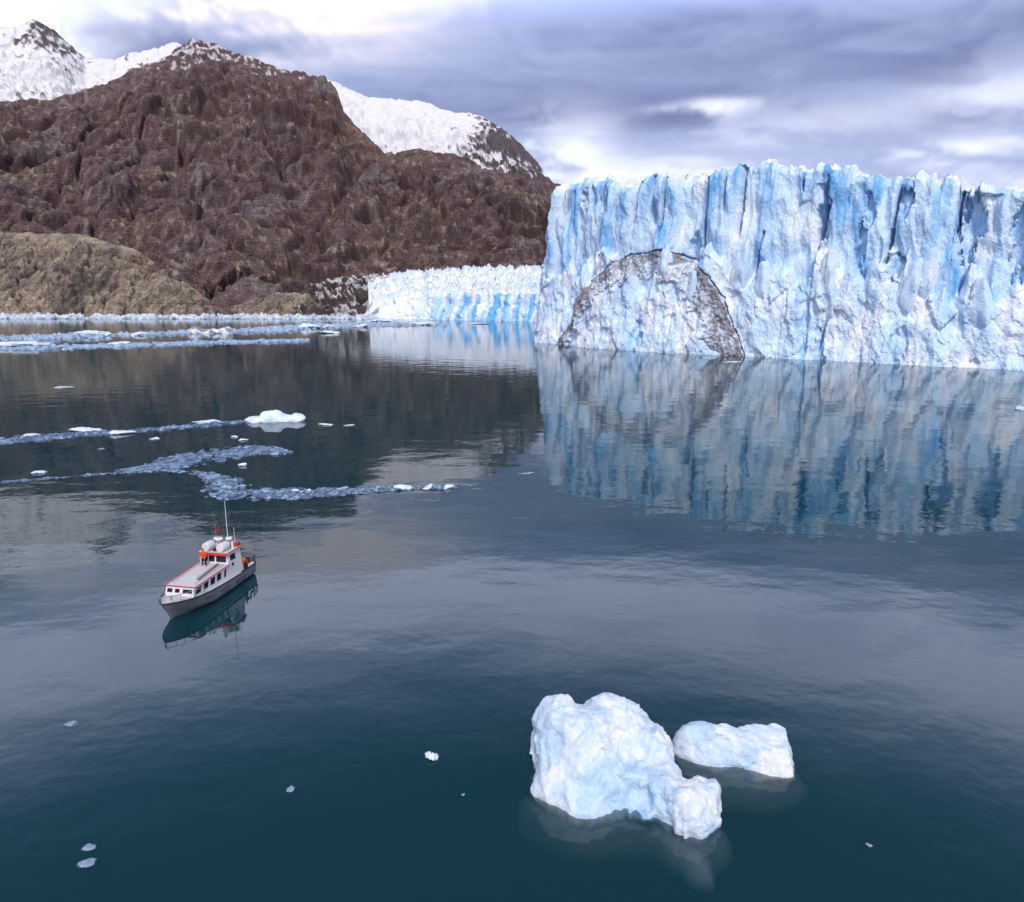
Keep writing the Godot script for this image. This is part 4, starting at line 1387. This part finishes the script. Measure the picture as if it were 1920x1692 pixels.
	# bow rail and aft rails
	for sd in [1.0, -1.0]:
		var top := []
		for i in 7:
			var q := hull_point(0.7 + 0.298 * i / 6.0, 1.0, sd) * Vector3(0.93, 1, 1)
			top.append(q + Vector3(0, 0.62, 0))
			if i % 2 == 0 or i == 5:
				mesh_node("stanchion", tube([q, q + Vector3(0, 0.62, 0)], 0.026, 6), steel, root)
		mesh_node("bow_rail", tube(top, 0.028, 6), steel, root)
		for k in 4:
			var q := hull_point(0.005 + 0.05 * k, 1.0, sd)
			mesh_node("rail_post", tube([q, q + Vector3(0, 0.8, 0)], 0.035, 6), dark, root)
		for y in [0.28, 0.54, 0.8]:
			mesh_node("rail", tube([hull_point(0.0, 1.0, sd) + Vector3(0, y, 0), hull_point(0.155, 1.0, sd) + Vector3(0, y, 0)], 0.035, 6), dark, root)
	for y in [0.28, 0.54, 0.8]:
		mesh_node("rail", tube([hull_point(0.0, 1.0, 1.0) + Vector3(0, y, 0), hull_point(0.0, 1.0, -1.0) + Vector3(0, y, 0)], 0.035, 6), dark, root)
	mesh_node("fender", tube([hull_point(0.1, 1.0, 1.0) + Vector3(0.13, 0.32, 0.3), hull_point(0.1, 1.0, 1.0) + Vector3(0.13, 0.32, -0.35)], 0.13, 12), white, root)
	for sd in [0.6, -0.6]:
		var eng := box_mesh(Vector3(sd - 0.22, 0.7, -5.98), Vector3(sd + 0.22, 1.55, -5.55))
		mesh_node("outboard_engine", eng, dark, root)
	# bollard at the bow
	mesh_node("bollard", tube([Vector3(0, 1.7, 5.1), Vector3(0, 1.95, 5.1)], 0.07, 8), steel, root)
	# the people aboard stand on the cabin roof and on the aft deck
	var tr := root.transform
	person(tr * Vector3(-0.62, 2.50, -0.75), root.rotation_degrees.y + 10.0, 0, "person in orange jacket and black trousers standing on the cabin roof by the wheelhouse")
	person(tr * Vector3(1.3, 0.78, -4.05), root.rotation_degrees.y + 60.0, 1, "person in orange jacket leaning by the rail on the boat's aft deck")


var bones := []


func body_field(p: Vector3) -> float:
	var d := 9.0
	for b in bones:
		var ab: Vector3 = b[1] - b[0]
		var t := clampf((p - b[0]).dot(ab) / maxf(ab.length_squared(), 0.00001), 0.0, 1.0)
		d = smin(d, (p - b[0] - ab * t).length() - lerpf(b[2], b[3], t), b[5])
	return d


func body_paint(p: Vector3, n: Vector3) -> Color:
	var best := 9.0
	var c := Color.WHITE
	for b in bones:
		var ab: Vector3 = b[1] - b[0]
		var t := clampf((p - b[0]).dot(ab) / maxf(ab.length_squared(), 0.00001), 0.0, 1.0)
		var d: float = (p - b[0] - ab * t).length() - lerpf(b[2], b[3], t)
		if d < best:
			best = d
			c = b[4]
	return c


func person(at: Vector3, turn: float, pose: int, label: String) -> void:
	var orange := Color(0.62, 0.075, 0.02)
	var black := Color(0.012, 0.012, 0.014)
	var skin := Color(0.5, 0.29, 0.2)
	var boots := Color(0.03, 0.025, 0.02)
	bones = []
	var lean := 0.05 if pose == 0 else 0.14
	var hip := Vector3(0, 0.88, 0)
	var chest := Vector3(0, 1.28, lean)
	var neck := Vector3(0, 1.46, lean * 1.3)
	var head := Vector3(0, 1.62, lean * 1.5 + 0.02)
	bones.append([hip + Vector3(0, 0.02, 0), hip + Vector3(0, 0.16, lean * 0.3), 0.165, 0.17, orange, 0.06])
	bones.append([hip + Vector3(0, 0.16, lean * 0.3), chest, 0.175, 0.19, orange, 0.06])
	bones.append([chest + Vector3(-0.12, 0.08, 0), chest + Vector3(0.12, 0.08, 0), 0.13, 0.13, orange, 0.06])
	bones.append([chest, neck, 0.12, 0.085, orange, 0.05])
	bones.append([neck, head, 0.06, 0.07, skin, 0.03])
	bones.append([head + Vector3(0, 0.03, -0.01), head + Vector3(0, 0.05, -0.02), 0.102, 0.1, skin, 0.02])
	bones.append([head + Vector3(0, -0.05, 0.03), head + Vector3(0, -0.06, 0.045), 0.065, 0.055, skin, 0.02])
	bones.append([head + Vector3(0, 0.02, 0.095), head + Vector3(0, -0.01, 0.115), 0.014, 0.02, skin, 0.01])
	for sd in [-1.0, 1.0]:
		bones.append([head + Vector3(0.1 * sd, 0.02, -0.01), head + Vector3(0.105 * sd, -0.02, -0.01), 0.022, 0.016, skin, 0.01])
		var sh := chest + Vector3(0.2 * sd, 0.1, 0)
		var fwd := 0.16 if pose == 0 else (0.34 if sd > 0 else 0.12)
		var el := sh + Vector3(0.09 * sd, -0.27, fwd * 0.25)
		var wr := el + Vector3(-0.03 * sd, -0.17, fwd + 0.04)
		bones.append([sh, el, 0.085, 0.07, orange, 0.03])
		bones.append([el, wr, 0.068, 0.05, orange, 0.02])
		var hd := (wr - el).normalized()
		bones.append([wr, wr + hd * 0.08, 0.036, 0.04, skin, 0.015])
		for f in 4:
			var o := Vector3(0.017 * (f - 1.5), 0, 0)
			bones.append([wr + hd * 0.08 + o, wr + hd * (0.16 - 0.008 * absf(f - 1.2)) + o + Vector3(0, -0.025, 0), 0.011, 0.009, skin, 0.004])
		bones.append([wr + hd * 0.03 + Vector3(-0.035 * sd, 0, 0), wr + hd * 0.09 + Vector3(-0.06 * sd, 0, 0.01), 0.013, 0.01, skin, 0.006])
		var hp := hip + Vector3(0.1 * sd, -0.04, 0)
		var kn := Vector3((0.17 if pose == 0 else 0.13) * sd, 0.47, 0.06 * sd + 0.05)
		var an := Vector3((0.2 if pose == 0 else 0.14) * sd, 0.09, 0.07 * sd - 0.02)
		bones.append([hp, kn, 0.125, 0.085, black, 0.04])
		bones.append([kn, an, 0.085, 0.06, black, 0.03])
		bones.append([an + Vector3(0, -0.04, -0.03), an + Vector3(0.02 * sd, -0.05, 0.16), 0.05, 0.045, boots, 0.02])
	var o := mesh_node("person", nets(body_field, Vector3(-0.5, -0.04, -0.35), Vector3(0.5, 1.9, 0.8), 0.022, body_paint), painted(0.8))
	o.position = at
	o.rotation_degrees.y = turn
	tag(o, label, "person", "people aboard the boat")
	bones = [[head + Vector3(0, 0.06, -0.025), head + Vector3(0, 0.075, -0.03), 0.108, 0.1, black, 0.02], [head + Vector3(0, 0.0, -0.06), head + Vector3(0, -0.03, -0.06), 0.07, 0.06, black, 0.03]]
	mesh_node("hair", nets(body_field, head + Vector3(-0.16, -0.14, -0.2), head + Vector3(0.16, 0.24, 0.12), 0.016, body_paint), painted(0.7), o)


func _ready() -> void:
	var cam := Camera3D.new()
	cam.position = Vector3(0, EYE, 0)
	cam.rotation_degrees = Vector3(-11.961, 0, 0)
	cam.fov = 64.148
	cam.near = 0.5
	cam.far = 12000.0
	cam.current = true
	add_child(cam)
	var env := Environment.new()
	env.background_mode = Environment.BG_SKY
	var sky := Sky.new()
	var sm := PanoramaSkyMaterial.new()
	sm.panorama = sky_texture()
	sky.sky_material = sm
	env.sky = sky
	env.background_energy_multiplier = 1.0
	env.tonemap_mode = Environment.TONE_MAPPER_LINEAR
	env.tonemap_exposure = 2.0
	env.sdfgi_enabled = true
	env.ssao_enabled = true
	env.ssil_enabled = true
	env.volumetric_fog_enabled = true
	env.volumetric_fog_density = 0.0
	var we := WorldEnvironment.new()
	we.environment = env
	add_child(we)
	var sun := DirectionalLight3D.new()
	sun.name = "sun"
	sun.light_energy = 0.5
	sun.light_color = Color(1.0, 0.95, 0.9)
	sun.light_angular_distance = 10.0
	sun.shadow_enabled = true
	sun.rotation_degrees = Vector3(-46, 2, 0)
	add_child(sun)
	build_mountains()
	build_glacier()
	build_far_glacier()
	build_water()
	build_bergs()
	build_floes()
	build_drift_ice()
	build_boat()
